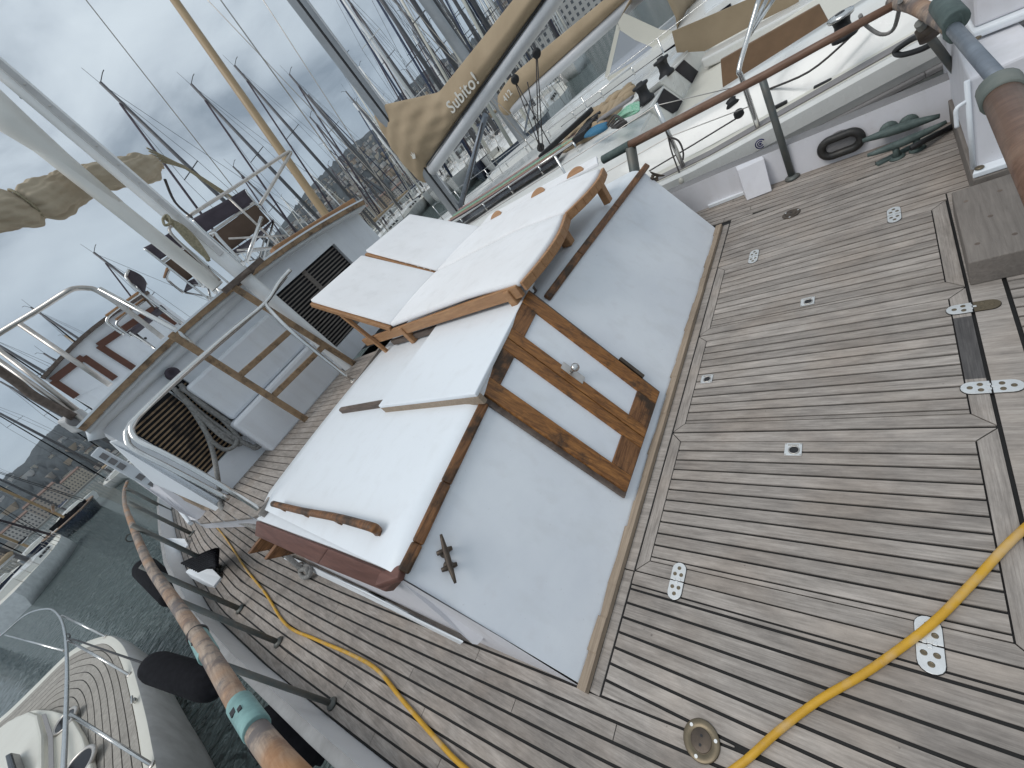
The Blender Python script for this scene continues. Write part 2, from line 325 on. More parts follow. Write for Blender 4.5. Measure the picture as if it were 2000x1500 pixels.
def run(mb, s0, s1, ya, yb, sprung=True, width=0.05, joints=True):
    s = s0
    while s < s1-0.01:
        e = min(s+width, s1); y = ya; cuts = []
        if joints:
            y = ya+random.uniform(0.6, 2.4)
            while y < yb-0.4: cuts.append(y); y += random.uniform(1.5, 2.8)
        a = ya
        for c in cuts+[yb]:
            plank(mb, s+G, e-G, a+(0.0015 if a > ya else 0), c-0.0015, sprung=sprung); a = c
        s = e
m = MB()
run(m, 0.03, 0.205, 0.95, 9.0); run(m, -0.42, 0.03, -1.6, 13.0); run(m, 0.03, 0.345, -1.6, -0.19, joints=False); 
def ped(y): return 1.3-1.27*wsp(y)+.003
for s in [-.02+.05*i for i in range(9)]:                                            # straight planks, cut where the sprung side-deck planks begin
    s1_ = min(s+.05, .398); yy = [-.19+1.05*i/8 for i in range(9)]; v = random.random()
    for a, b in zip(yy, yy[1:]):
        q = [max(s+G, ped(a)), s1_-G, s1_-G, max(s+G, ped(b))]
        if q[1]-q[0] > .002 and q[2]-q[3] > .002: m.prism([(q[0], a, 0), (q[1], a, 0), (q[2], b, 0), (q[3], b, 0)], (0, 0, -.02), 0, v)
plank(m, 0.40, 0.444, -0.10, 0.862, sprung=False)                                  # margin boards round the hatch
plank(m, 2.340, 2.386, -0.10, 0.862, sprung=False)
run(m, 2.88, 3.22, -1.2, 6.0)
def sed_(y): return 1.3+(2.88-1.3)*wsp(y)-.003
for s in [2.39+.05*i for i in range(10)]:
    yy = [-.19+1.05*i/8 for i in range(9)]; v = random.random()
    for a, b in zip(yy, yy[1:]):
        q = [s+G, min(s+.05-G, sed_(a)), min(s+.05-G, sed_(b)), s+G]
        if q[1]-q[0] > .002 and q[2]-q[3] > .002: m.prism([(q[0], a, 0), (q[1], a, 0), (q[2], b, 0), (q[3], b, 0)], (0, 0, -.02), 0, v)
run(m, 0.345, 2.83, -1.2, -0.192, joints=False)
m.prism([(0.46, -0.105, 0), (2.386, -0.105, 0), (2.386, -0.182, 0), (0.46, -0.182, 0)][::-1], (0, 0, -.02), 0, 0.6)
for a, b, v in ((.03, .442, .5), (.447, 2.335, .7), (2.34, 2.83, .4)):
    m.prism([(a, .868, 0), (b, .868, 0), (b, .905, 0), (a, .905, 0)], (0, 0, -.02), 0, v)
m.prism([(.34, 5.2, -.002), (2.5, 5.2, -.002), (2.5, 13, -.002), (.34, 13, -.002)], (0, 0, -.02), 0, .5)
tag(m.build('teak_deck', TEAK, loc=(1.3, 1, 0)), kind='structure')
m = MB()                                   # caulking and deck beam layer below the planks
rows = [[(1.3+(s-1.3)*wsp(y), y, -0.004) for s in (-0.43, 0.4)] for y in [i*0.5-1.6 for i in range(31)]]
for A, B in zip(rows, rows[1:]): m.poly([A[0], A[1], B[1], B[0]])
m.prism([(0.39, -1.5, -.006), (3.1, -1.5, -.006), (3.45, .9, -.006), (3.45, 7, -.006), (.3, 7, -.006)], (0, 0, -.03))
tag(m.build('deck_caulking', CAULK, loc=(1.3, 1, 0)), kind='structure')

# flush deck hatches: mitred frame boards, planks, hinges, ring pull
def hinge(parent, x, y, ang, worn=False):
    L_, W_ = 0.064, 0.024
    def pt(a, b, z): return Vector((x+a*math.cos(ang)-b*math.sin(ang), y+a*math.sin(ang)+b*math.cos(ang), z))
    mb = MB()
    for sg in (1, -1):
        out = [pt(sg*.002, -W_, .0015), pt(sg*.002, W_, .0015)]
        for k in range(9):
            t = math.pi/2-math.pi*k/8; out.append(pt(sg*(L_-W_+W_*math.cos(t)), W_*math.sin(t), .0015))
        mb.prism(out, (0, 0, .003), 1 if (worn and sg < 0) else 0)
    for k, sg in enumerate((1, -1, 1)):
        b0 = -W_*.55+k*W_*.37; mb.prism([pt(0, b0, .005), pt(sg*.009, b0, .005), pt(sg*.009, b0+W_*.33, .005), pt(0, b0+W_*.33, .005)], (0, 0, .0012))
    h = mb.build('hinge', [BRUSH, BRASSP], parent, bevel=.0006)
    rim = MB(); q = []
    for k in range(36):
        a = 2*math.pi*k/36; cx2 = (L_-W_)*(1 if math.cos(a) >= 0 else -1); q.append(pt(cx2+(W_+.0013)*math.cos(a), (W_+.0013)*math.sin(a), .0006))
    rim.prism(q, (0, 0, .0009)); rim.build('recess', CAULK, h)
    for sg in (1, -1):
        for a, b in ((.022, -.011), (.022, .011), (.044, 0)):
            s = MB(); s.lathe([(.0066, 0), (.0066, .0005), (.0040, .0006), (.0036, .0001)], pt(sg*a, b, .0046), n=12); s.build('screw', BRASSP, h)
def ring_pull(parent, x, y):
    mb = MB(); a = .0265
    mb.prism([(x-a, y-a, .0015), (x+a, y-a, .0015), (x+a, y+a, .0015), (x-a, y+a, .0015)], (0, 0, .003))
    o = mb.build('ring_pull', BRUSH, parent, bevel=.0006)
    mb = MB(); mb.lathe([(.0155, 0), (.0155, .0006)], (x-.004, y-.003, .0046), n=18); mb.build('finger_hole', BLACK, o)
    mb = MB(); mb.tube([(x-.004+.016*math.cos(t), y-.003+.016*math.sin(t), .0058) for t in [2*math.pi*k/16 for k in range(16)]], .0022, 6, closed=True)
    mb.box((x+.018, y, .0052), (.006, .034, .001)); mb.build('lift_ring', STEELD, o)
    for sx in (-1, 1):
        for sy in (-1, 1):
            mb = MB(); mb.lathe([(.003, 0), (.003, .0005)], (x+sx*.023, y+sy*.023, .0046), n=8); mb.build('screw', STEELD, o)
def hatch(x0, x1, label, ring, hinges, dark=None):
    y0, y1, wd = -0.098, 0.863, 0.046; t = thing('deck_hatch', ((x0+x1)/2, (y0+y1)/2, 0), label, 'hatch', 'flush teak hatches in the aft deck')
    mb = MB(); g = .0025; v = [.45, .75, .55, .3]
    o = [(x0+g, y0+g), (x1-g, y0+g), (x1-g, y1-g), (x0+g, y1-g)]; i_ = [(x0+wd, y0+wd), (x1-wd, y0+wd), (x1-wd, y1-wd), (x0+wd, y1-wd)]
    s = 2.0*g
    for k in range(4):
        a, b, c, d = o[k], o[(k+1) % 4], i_[(k+1) % 4], i_[k]
        ta = Vector((b[0]-a[0], b[1]-a[1])).normalized()*s*.5
        q = [(a[0]+ta.x, a[1]+ta.y), (b[0]-ta.x, b[1]-ta.y), (c[0]-ta.x, c[1]-ta.y), (d[0]+ta.x, d[1]+ta.y)]
        mat = 0 if k in (1, 3) else 1
        if k == 0 and dark:
            xa, xb = dark
            mb.prism([(q[0][0], q[0][1], 0), (xa, q[0][1], 0), (xa, q[2][1], 0), (q[3][0], q[3][1], 0)], (0, 0, -.02), 1, .5)
            mb.prism([(xa, q[0][1], 0), (xb, q[0][1], 0), (xb, q[2][1], 0), (xa, q[2][1], 0)], (0, 0, -.02), 2, .5)
            mb.prism([(xb, q[0][1], 0), (q[1][0], q[1][1], 0), (q[2][0], q[2][1], 0), (xb, q[2][1], 0)], (0, 0, -.02), 1, .7)
        else: mb.prism([(p[0], p[1], 0) for p in q], (0, 0, -.02), mat, v[k])
    n = 11; st = (x1-x0-2*wd-.018)/n
    plank(mb, x0+wd+.004, x0+wd+.018-.002, y0+wd+.004, y1-wd-.004, sprung=False)   # narrow king plank
    for k in range(n):
        a = x0+wd+.018+k*st
        plank(mb, a+G-.0004, a+st-G+.0004, y0+wd+.004, y1-wd-.004, sprung=False)
    mb.build('plank_panel', [TEAK, TEAKX, TEAKD], t)
    ring_pull(t, *ring)
    for h in hinges: hinge(t, *h)
hatch(0.447, 1.085, 'flush teak hatch under the yellow hose, hinged on its port side', (1.0, .392), [(.447, .70, 0), (.447, .085, 0)])
hatch(1.089, 1.722, 'flush teak hatch with a dark wet board between its two hinges', (1.40, .765), [(1.235, -.102, math.pi/2), (1.605, -.102, math.pi/2, True)], dark=(1.275, 1.565))
hatch(1.726, 2.335, 'flush teak hatch farthest from the yellow hose, beside the grey wooden block', (1.825, .385), [(2.336, .665, 0), (2.336, .07, 0)])

# filler caps let into the deck
def filler(x, y, r, label, mat, slots=True):
    t = thing('deck_filler', (x, y, 0), label, 'deck fitting', 'round deck filler caps')
    mb = MB(); mb.lathe([(r, .0012), (r, .004), (r*.96, .0055), (r*.62, .0055), (r*.6, .0045)], (x, y, 0), n=32); mb.build('flange', mat, t)
    mb = MB(); mb.lathe([(r*.575, .003), (r*.575, .0058), (r*.54, .0066), (.001, .0066)], (x, y, 0), n=28); mb.build('cap', BRONZE if slots else mat, t)
    for a, b in ((.22, 0), (-.22, 0)):
        mb = MB(); mb.lathe([(r*.075, 0), (r*.075, .0006)], (x+a*r, y+b*r, .0067), n=10); mb.build('key_hole', BLACK, t)
    for k in range(3):
        an = k*2.09+.9; mb = MB(); mb.lathe([(.0045, 0), (.0045, .001)], (x+r*.8*math.cos(an), y+r*.8*math.sin(an), .0055), n=10); mb.build('screw', BRUSH, t)
filler(.052, .545, .048, 'dull brass filler cap in the teak deck beside the yellow hose', BRASSP)
filler(2.673, .502, .046, 'dark bronze filler cap in the deck near the starboard bulwark', BRONZE)

# yellow hose lying over the deck (one length that loops behind the photographer)
hp = [(1.25, -.42), (1.0, -.28), (.77, -.101), (.613, -.001), (.494, .077), (.351, .193), (.246, .292), (.146, .372), (.035, .453), (-.10, .58), (-.24, .80), (-.33, 1.06), (-.354, 1.28),
      (-.352, 1.444), (-.335, 1.74), (-.315, 2.015), (-.341, 2.286), (-.407, 2.721), (-.471, 3.214), (-.439, 3.873), (-.422, 4.718), (-.362, 6.119), (-.337, 7.535), (-.33, 8.6)]
m = MB(); m.tube(curve_pts([(a, b, .0096) for a, b in hp], 6), .0090, 12)
tag(m.build('yellow_hose', HOSE), 'yellow hose snaking over the teak deck and along the port side', 'hose')

# ================================================================== BULWARKS AND RAILS
GREYC = paint('grey_capping', (.30, .295, .29), .6, col2=(.20, .195, .19), scale=6)
def bulwark(side):
    st = side > 0
    ys = [-1.4, -.6, .2, .9, 2, 3.2, 4.6, 6.8, 9, 11.5, 14]
    rin = [Vector(((1.3+(3.20-1.3)*wsp(y)-.0) if st else (1.3+(-.425-1.3)*wsp(y)), y, 0)) for y in ys]
    if st: rin = [Vector((min(3.19, 3.04+.12*(y+.3)) if y < 1 else 3.19+.05*(y-1), y, 0)) for y in ys[:8]]
    o = 1 if st else -1
    rows = []
    for p in rin:
        y = p.y; hz = (.205 if st else .18)+.006*max(0, y)
        rows.append([p+Vector((0, 0, -.02)), p+Vector((o*.012, 0, hz)), p+Vector((o*(.10 if st else .055), 0, hz+.004)), p+Vector((o*(.13 if st else .07), 0, hz-.03)), p+Vector((o*(.10 if st else .03), 0, -1.25))])
    mb = MB(); V = mb.grid([r[:2] for r in rows], smooth=False)
    t = thing('bulwark', rin[3], 'low lilac-white bulwark along the starboard side of the teak deck' if st else 'low dirty white bulwark along the port side of the teak deck', 'bulwark')
    mb.build('inner_face', BULW if st else WHITE, t)
    mb = MB(); mb.grid([r[1:4] for r in rows]); mb.build('capping', NONSK if st else GREYC, t)
    mb = MB(); mb.grid([r[3:] for r in rows]); mb.build('hull_side', DIRTYW, t)
    br = [(2.78, .82)] if st else []
    if st:
        b = MB(); a = [P(1440, 333, 'z', .205), P(1492, 309, 'z', .205), P(1508, 373, 'z', .003), P(1459, 392, 'z', .003)]
        b.prism(a, (.10, .03, 0)); b.build('knee', BULW, t, bevel=.004)
        b = MB(); q = [P(1385, 407, 'z', .004), P(1455, 380, 'z', .004), P(1453, 375, 'z', .004), P(1383, 402, 'z', .004)]; b.prism(q, (0, 0, .02)); b.build('sill', WHITE, t)
    else:
        for (u, v) in ((395, 1118), (458, 1100), (340, 1046)):
            pass
        for q in (((431, 1127), (417, 1145), (362, 1117), (368, 1111), (415, 1111)), ((367, 1064), (357, 1074), (312, 1055), (316, 1050), (360, 1052))):
            zz = (.02, .02, .20, .20, .09); b = MB(); b.prism([P(*k, 'z', h) for k, h in zip(q, zz)], (-.03, .0, -.10)); b.build('knee', WHITE, t, bevel=.004)
    return t
bulwark(1); bulwark(-1)
def oval_ring(t, c, ex, ez, n, a, b, r, mat, name):
    m = MB(); m.tube([c+ex*(a+b*math.cos(th) if math.cos(th) > 0 else -a+b*math.cos(th))*1.0+ez*b*math.sin(th) for th in [2*math.pi*k/28+.11 for k in range(28)]], r, 8, closed=True); return m.build(name, mat, t)
HAWSE = paint('black_bronze', (.055, .052, .048), .5, metal=.4, col2=(.03, .03, .03), scale=20)
COLG = paint('grey_green_collar', (.20, .205, .18), .6, metal=.1, col2=(.12, .14, .125), scale=12)
c = P(1642, 282, 'x', 3.096); t = thing('hawse_hole', c, 'oval dark bronze hawse hole ring in the starboard bulwark', 'fairlead')
oval_ring(t, c, Vector((.12, 1, 0)).normalized(), Vector((0, 0, 1)), None, .042, .050, .023, HAWSE, 'hawse_ring')
mb = MB(); mb.lathe([(.075, 0), (.075, .012)], c+Vector((.02, 0, 0)), (-1, 0, 0), n=24); o = mb.build('hull_opening', NONSK, t); o.scale = (1, 1, 1)
def horn_cleat(p, ax, up, Lh, label, mat, legs=2, base=True, cat='cleat', lift=.055, name='horn_cleat', r=.016):
    ax = Vector(ax).normalized(); up = Vector(up).normalized(); t = thing(name, p, label, cat); p = Vector(p)
    m = MB(); n = 9
    pts = [p+ax*Lh*(k/(n-1)-.5)+up*(lift+.010*abs(k/(n-1)*2-1)**2) for k in range(n)]
    m.tube(pts, [r*(.45+.62*(1-abs(k/(n-1)*2-1)**1.6)) for k in range(n)], 10); m.build('horn', mat, t)
    sd = ax.cross(up)
    for s in (-1, 1):
        q = p+ax*s*Lh*.13
        m = MB(); m.tube([q+up*lift, q+up*lift*.5, q+up*.002], [r*.75, r*.7, r*1.1], 10); g = m.build('leg', mat, t)
        if base:
            m = MB(); m.lathe([(r*1.7, 0), (r*1.6, .006), (r*.9, .012)], q, up, n=14); m.build('foot', mat, g)
    if not base:
        pass
    if r < .012:
        for s in (-1, 1):
            q = p+ax*s*Lh*.17+up*.012; m = MB(); m.tube([q-sd*Lh*.17, q-sd*Lh*.08, q+sd*Lh*.08, q+sd*Lh*.17], [r*.7, r*.9, r*.9, r*.7], 8); m.build('cross_foot', mat, t)
    return t
horn_cleat(P(1755, 246, 'x', 3.062), (.12, 1, .06), (-1, 0, .15), .30, 'green bronze horn cleat bolted to the starboard bulwark', PATINA, lift=.05, r=.024)
t = horn_cleat(P(1772, 300, 'z', 0), (-.10, 1, 0), (0, 0, 1), .30, 'large green bronze deck cleat with a dark base below the starboard bulwark', PATINA, lift=.07, r=.02)
m = MB(); m.bar(P(1712, 322, 'z', .004), P(1838, 258, 'z', .004), .035, .02); m.build('base_bar', PATINA, t, bevel=.005)
m = MB(); m.tube(curve_pts([P(1890, 228, 'z', .012), P(1850, 252, 'z', .018), P(1800, 278, 'z', .05), P(1778, 290, 'z', .05)], 5), .014, 8)
tag(m.build('dock_line', BLACK), 'black dock line led over the deck to the green deck cleat', 'rope')

def post(t, foot, top, px, mat=POSTG, name='post'):
    foot, top = Vector(foot), Vector(top); r = rad((foot+top)/2, px); m = MB(); m.tube([foot, top], r, 10); o = m.build(name, mat, t)
    m = MB(); m.lathe([(r*2.2, 0), (r*2.1, .01), (r*1.15, .022)], foot+Vector((0, 0, .002)), n=14); m.build('base_flange', mat, o); return o
# starboard rail
r0 = [P(1178, 312, 'z', .69), P(1230, 283, 'z', .69), P(1300, 247, 'z', .69), P(1400, 195, 'z', .69), P(1495, 146, 'z', .69), P(1600, 88, 'z', .69), P(1750, 8, 'z', .69)]
t = thing('deck_railing', r0[3], 'starboard deck railing, brown varnished wooden handrail on dark green pipe posts', 'railing')
m = MB(); m.tube(r0[1:], [rad(p, 16) for p in r0[1:]], 12); m.build('handrail', RAILW, t)
m = MB(); m.tube(r0[:2], rad(r0[1], 17), 12); m.build('rail_sleeve', PATINA, t)
f = P(1548, 348, 'z', 0); post(t, f, PV(f, 1491, 152), 12.5)
f = Vector((3.10, 1.55, 0)); post(t, f, (r0[1].x, r0[1].y, .68), 20)
f = P(1905, 190, 'z', .0); post(t, f, P(1795, 45, 'z', .66), 13)
# the thick corner of the rail, its bronze joint and the pipe that holds the stern rail
cpts = curve_pts([P(1745, 2, 'z', .69), P(1785, 10, 'z', .69), P(1825, 32, 'z', .69), P(1855, 52, 'z', .69)], 4)
m = MB(); m.tube(cpts, [rad(p, 26) for p in cpts], 12); m.build('rail_corner', DRIFT, t)
a, b = P(1838, 6, 'z', .72), P(1868, 42, 'z', .72)
m = MB(); m.tube([a, b], rad(a, 36), 16); m.build('joint_casting', PATINA, t, bevel=.004)
m = MB(); q = [P(1835, 48, 'z', .73), P(1852, 62, 'z', .70), P(1880, 45, 'z', .70), P(1885, 28, 'z', .73), P(1872, 20, 'z', .75)]; m.prism(q, (0, 0, -.05)); m.build('joint_flange', PATINA, t, bevel=.008)
a, b = P(1862, 55, 'z', .70), P(1952, 158, 'z', .82)
m = MB(); m.tube([a, b], [rad(a, 22), rad(b, 27)], 14); m.build('brace_pipe', GALV, t)
a, b = P(1940, 178, 'z', .80), P(1953, 172, 'z', .82)
e0, e1 = P(1950, 168, 'z', .86), P(1960, 192, 'z', .86)
m = MB(); m.tube([e0, e1], rad(e0, 62), 20); m.build('collar', COLG, t, bevel=.004)
e2 = P(2075, 420, 'z', .90)
m = MB(); m.tube([e1+(e1-e0)*-.15, P(2010, 290, 'z', .88), e2], [rad(e1, 54), rad(P(2010, 290, 'z', .88), 64), rad(e2, 76)], 24); m.build('stern_rail', RAILW, t)
m = MB(); k = P(1800, 58, 'z', .62); m.tube([P(1808, 50, 'z', .62), P(1818, 72, 'z', .58)], rad(k, 34), 12); m.build('clamp', BRONZE, t)

# port rail
pr = [((650, 1375), (400, 1270)), ((545, 1255), (328, 1160)), ((470, 1190), (288, 1090)), ((435, 1110), (262, 1020)), ((375, 1043), (246, 985)), ((333, 998), (243, 957))]
feet = [P(*a, 'z', 0) for a, b in pr]
tops = [PV(f, *b) for f, (a, b) in zip(feet, pr)]
line = [P(640, 1590, 'z', .69), P(540, 1478, 'z', .69), P(482, 1400, 'z', .69)]+[P(428, 1310, 'z', .70)]+[P(382, 1236, 'z', .71), P(330, 1160, 'z', .74), P(290, 1100, 'z', .79), P(262, 1035, 'z', .85), P(244, 985, 'z', .86), P(243, 957, 'z', .88), P(249, 940, 'z', .90)]
t = thing('deck_railing', feet[2], 'port deck railing, bleached peeling wooden handrail with teal collars', 'railing')
cp = curve_pts(line, 4); wpx = [92, 82, 70, 60, 50, 40, 33, 27, 20, 16, 13]
ww = []
for i in range(len(line)-1): ww += [wpx[i]+(wpx[i+1]-wpx[i])*j/4 for j in range(4)]
ww.append(wpx[-1])
m = MB(); m.tube(cp, [.0335-.006*i/len(cp) for i in range(len(cp))], 18); m.build('handrail', DRIFT, t)
for ca, cb, wq in (((468, 1375), (502, 1425), 72), ((388, 1243), (408, 1280), 56)):
    a, b = P(*ca, 'z', .695), P(*cb, 'z', .695); m = MB(); m.tube([a, b], .0375, 18); o = m.build('collar', TEALP, t, bevel=.003)
    m = MB(); k = (a+b)/2; m.box(k+Vector((.010, .0, .0365)), (.012, .022, .004)); m.box(k+Vector((-.010, .025, .0365)), (.016, .03, .004)); m.build('screw_plate', BLACK, o)
for (u, v) in ((386, 1240), (256, 1050)):
    p = P(u, v, 'z', .7 if v > 1100 else .84); d = (P(u+22, v+34, 'z', .7)-P(u, v, 'z', .7)).normalized(); a = Vector((0, 0, 1)); sdx = d.cross(a)
    m = MB(); m.tube([p+sdx*.0375*math.cos(q)+a*.0375*math.sin(q) for q in [2*math.pi*k/20 for k in range(20)]], .006, 6, closed=True); m.build('lashing', ROPEK, t)
for f, tp, wq in zip(feet, tops, (11.5, 10.5, 9.5, 8.5, 7, 6)):
    o = post(t, f, tp, wq)
f = Vector((-.50, 1.12, 0)); post(t, f, (-.50, 1.12, .69), 16)

# black rope coil hung on the port rail, ducks down to the bulwark knee
t = thing('rope_coil', P(420, 1095, 'z', .12), 'bundle of black rope hung over the port bulwark by the knee', 'rope')
m = MB()
for k in range(9):
    a = P(355+k*4, 1100+k*2, 'z', .26); b = P(425, 1072+k*4, 'z', .20+.012*k); c_ = P(395+k*3, 1112+k, 'z', .04)
    m.tube(curve_pts([a, P(395+k*2, 1082+k*3, 'z', .27), b, P(420, 1090+2*k, 'z', .12), c_, P(375+k*3, 1108, 'z', .1)], 4), .012, 6)
m.build('coils', FEND, t)
# ================================================================== AFT CABIN
RP0, RN = (0, .93, 0), (0, -.6, .38)       # the raked aft face of the cabin
def zc(x): return .66-.030*(x-1.1)**2
def fy(z): return .93+.38/.6*z
def zroof(x, y): return zc(x)+.030
NX = 28
def xl(s): return 0.035+0.015*s
def xr(s): return 2.79+0.17*s
rows = []
prof = [(0, 0), (.25, 0), (.5, 0), (.75, 0), (1.0, 0)]
for i in range(5):                         # face
    s = i/4*.97
    rows.append([(xl(s)+(xr(s)-xl(s))*k/NX, 0, s) for k in range(NX+1)])
cab = MB(); R_ = []
for s in [0, .2, .4, .6, .8, .93]:
    R_.append([Vector((xl(s)+(xr(s)-xl(s))*k/NX, fy(zc(xl(s)+(xr(s)-xl(s))*k/NX)*s), zc(xl(s)+(xr(s)-xl(s))*k/NX)*s-(0.003 if s == 0 else 0))) for k in range(NX+1)])
base = R_[-1]
for a in [15, 35, 60, 80, 100]:            # rounded shoulder
    r_ = []
    for k, p in enumerate(base):
        x = p.x; th = R(a); z1 = zc(x)*.93; y1 = fy(z1); hh = zroof(x, y1+.08)-z1; q = a/100
        r_.append(Vector((x, y1+.10*(q**1.5)+.012*q, z1+hh*math.sin(min(1, q)*math.pi/2))))
    R_.append(r_)
for y in [1.5, 1.7, 2.0, 2.4, 2.8, 3.1, 3.2]:
    R_.append([Vector((p.x, y, zroof(p.x, y))) for p in base])
R_.append([Vector((p.x, 3.2, .45)) for p in base])
for row in R_:                             # roll the port and starboard edges down a little
    if row[0].z > .5:
        for k, dz in ((0, .022), (1, .004)): row[k] = row[k]-Vector((0, 0, dz if k == 0 else 0))
cab.grid(R_)
cabin = thing('aft_cabin', (1.45, 2.0, 0), 'white painted aft cabin with a raked face and wooden double doors', 'cabin')
o = cab.build('cabin_shell', FACEW, cabin)
me = o.data; me.materials.append(WHITE)
for f in me.polygons:
    if f.normal.z > .75: f.material_index = 1
def fpt(u, v, lift=0.0): return PP(u, v, RP0, RN) + Vector((0, -.845, .535))*lift
FN = Vector((0, -.845, .535))
# port side wall, its fin and the mahogany ledge
m = MB(); b0, b1, b2 = P(1140, 1345, 'z', -.01), P(935, 1255, 'z', -.01), P(600, 1095, 'z', -.01)
top = [Vector((.045, 1.31, .60)), Vector((.02, 2.2, .60)), Vector((-.01, 3.3, .60))]
m.poly([b0, Vector((.04, 1.1, .28)), top[0], Vector((.03, 1.7, .58)), b1]); m.poly([b1, Vector((.03, 1.7, .58)), top[1], top[2], b2])
m.build('side_wall', BULW, cabin)
m = MB(); q = [P(782, 1128, 'z', .55), P(806, 1118, 'z', .52), P(960, 1225, 'z', .17), P(945, 1243, 'z', .13), P(936, 1254, 'z', .12), P(925, 1252, 'z', .13)]
m.prism(q, (-.012, 0, 0)); m.build('side_fin', BULW, cabin, bevel=.004)
m = MB(); q = [P(560, 1083, 'z', .05), P(720, 1155, 'z', .05), P(905, 1252, 'z', .05), P(900, 1256, 'z', .012), P(716, 1165, 'z', .012), P(555, 1090, 'z', .012)]; m.prism(q, (-.006, 0, 0)); m.build('side_skirt', WHITE, cabin)
m = MB(); A = [P(500, 1018, 'z', .60), P(640, 1072, 'z', .615), P(776, 1128, 'z', .615)]; B = [P(497, 1046, 'z', .50), P(620, 1102, 'z', .50), P(752, 1156, 'z', .50)]
for i in range(2):
    m.prism([A[i], A[i+1], B[i+1], B[i]], (.02, 0, -.035))
m.build('mahogany_ledge', MAHO, cabin, bevel=.006)
m = MB()
for i in range(2): m.prism([A[i]+Vector((.012, 0, .004)), A[i+1]+Vector((.012, -.01, .004)), A[i+1]+Vector((.11, 0, .004)), A[i]+Vector((.11, 0, .004))], (0, 0, -.03))
m.build('roof_margin', WHITE, cabin)
for (u, v) in ((512, 1068), (546, 1078)):
    m = MB(); k = P(u, v, 'z', .42); m.prism([k+Vector((.05, -.06, .06)), k+Vector((-.07, -.06, .06)), k+Vector((.05, -.06, -.09))], (0, .05, 0)); m.build('ledge_bracket', VARNX, cabin, bevel=.004)
# batten along the top of the raked face
bt = [fpt(787, 1118), fpt(815, 1062), fpt(870, 945), fpt(945, 790)]
bt2 = [fpt(1067, 585), fpt(1130, 500), fpt(1200, 408), fpt(1262, 326)]
for q in (bt, bt2):
    m = MB()
    for a, b in zip(q, q[1:]): m.bar(a+FN*.012, b+FN*.012, .042, .026, FN)
    m.build('batten', VARNX, cabin, bevel=.008)
m = MB(); m.bar(P(742, 1134, 'z', .60), bt[0]+FN*.01, .05, .03); m.build('batten_corner', MAHO, cabin, bevel=.008)
# raised sill of bare wood along the foot of the face
m = MB()
for i in range(24):
    x0, x1 = .02+2.8*i/24, .02+2.8*(i+1)/24
    j = [random.uniform(-.006, .006) for _ in range(2)]
    m.prism([(x0, .906, .001), (x1, .906, .001), (x1, .938+j[1], .001), (x0, .938+j[0], .001)], (0, 0, .022+random.uniform(0, .004)), 0)
m.build('foot_sill', TRIM, cabin)
# doors
def board(pts, th, name, mat, par, lift=.0, bevel=.004):
    q = [p+FN*lift for p in pts]; m = MB(); m.prism(q, FN*th); return m.build(name, mat, par, bevel=bevel)
dx0, dx1 = .70, 1.375                      # edges measured on the face
def fz(z): return fy(z)
def dp(s, t):                              # s across the doorway 0..1 (port to starboard), t up 0..1
    bl, br, tr, tl = fpt(1215, 968), fpt(1282, 768), fpt(1030, 572), fpt(926, 770)
    return (bl*(1-s)+br*s)*(1-t)+(tl*(1-s)+tr*s)*t
doors = thing('cabin_doors', dp(.5, 0), 'pair of weathered varnished doors with white panels in the cabin face', 'door')
board([dp(-.018, -.012), dp(1.018, -.012), dp(1.018, 1.0), dp(-.018, 1.0)], .014, 'door_frame', DARKW, doors, .002)
def leaf(s0, s1):
    st = .155 if True else 0
    w = (s1-s0); a = .27; b = .36
    outer = (s0, s1); si0, si1 = s0+w*a*(1.0 if s0 < .5 else .72), s1-w*a*(.72 if s0 < .5 else 1.0)
    t0, t1 = .13, .89
    lf = [[(s0, 0), (si0, 0), (si0, 1), (s0, 1)], [(si1, 0), (s1, 0), (s1, 1), (si1, 1)]]
    rl = [[(si0, 0), (si1, 0), (si1, t0), (si0, t0)], [(si0, t1), (si1, t1), (si1, 1), (si0, 1)]]
    m = MB()
    for q in lf: m.prism([dp(*k)+FN*.016 for k in q], FN*.018)
    for q in rl: m.prism([dp(*k)+FN*.016 for k in q], FN*.0165, 1)
    d = m.build('door', [VARN, VARNX], doors, bevel=.003)
    m = MB(); m.prism([dp(k[0], k[1])+FN*.015 for k in ((si0-.01, t0-.01), (si1+.01, t0-.01), (si1+.01, t1+.01), (si0-.01, t1+.01))], FN*.008); m.build('white_panel', FACEW, d)
    return d
leaf(.02, .497); d2 = leaf(.503, .98)
k = fpt(1113, 735); ya = (dp(.5, 1)-dp(.5, 0)).normalized(); xa = (dp(1, .5)-dp(0, .5)).normalized()
m = MB(); m.prism([k+xa*i*.020+ya*j*.062+FN*.034 for i, j in ((-1, -1), (1, -1), (1, 1), (-1, 1))], FN*.005); lk = m.build('lock_plate', STEELD, d2, bevel=.001)
m = MB(); m.lathe([(.009, 0), (.008, .022), (.014, .027), (.019, .034), (.021, .043), (.018, .051), (.009, .056), (.001, .057)], k+ya*.008+FN*.038, FN, n=20); m.build('door_knob', STEEL, lk)
m = MB(); m.bar(dp(1.02, .12)+FN*.02, dp(1.02, .30)+FN*.02, .02, .02, FN); m.build('hinge', BRONZE, doors, bevel=.003)
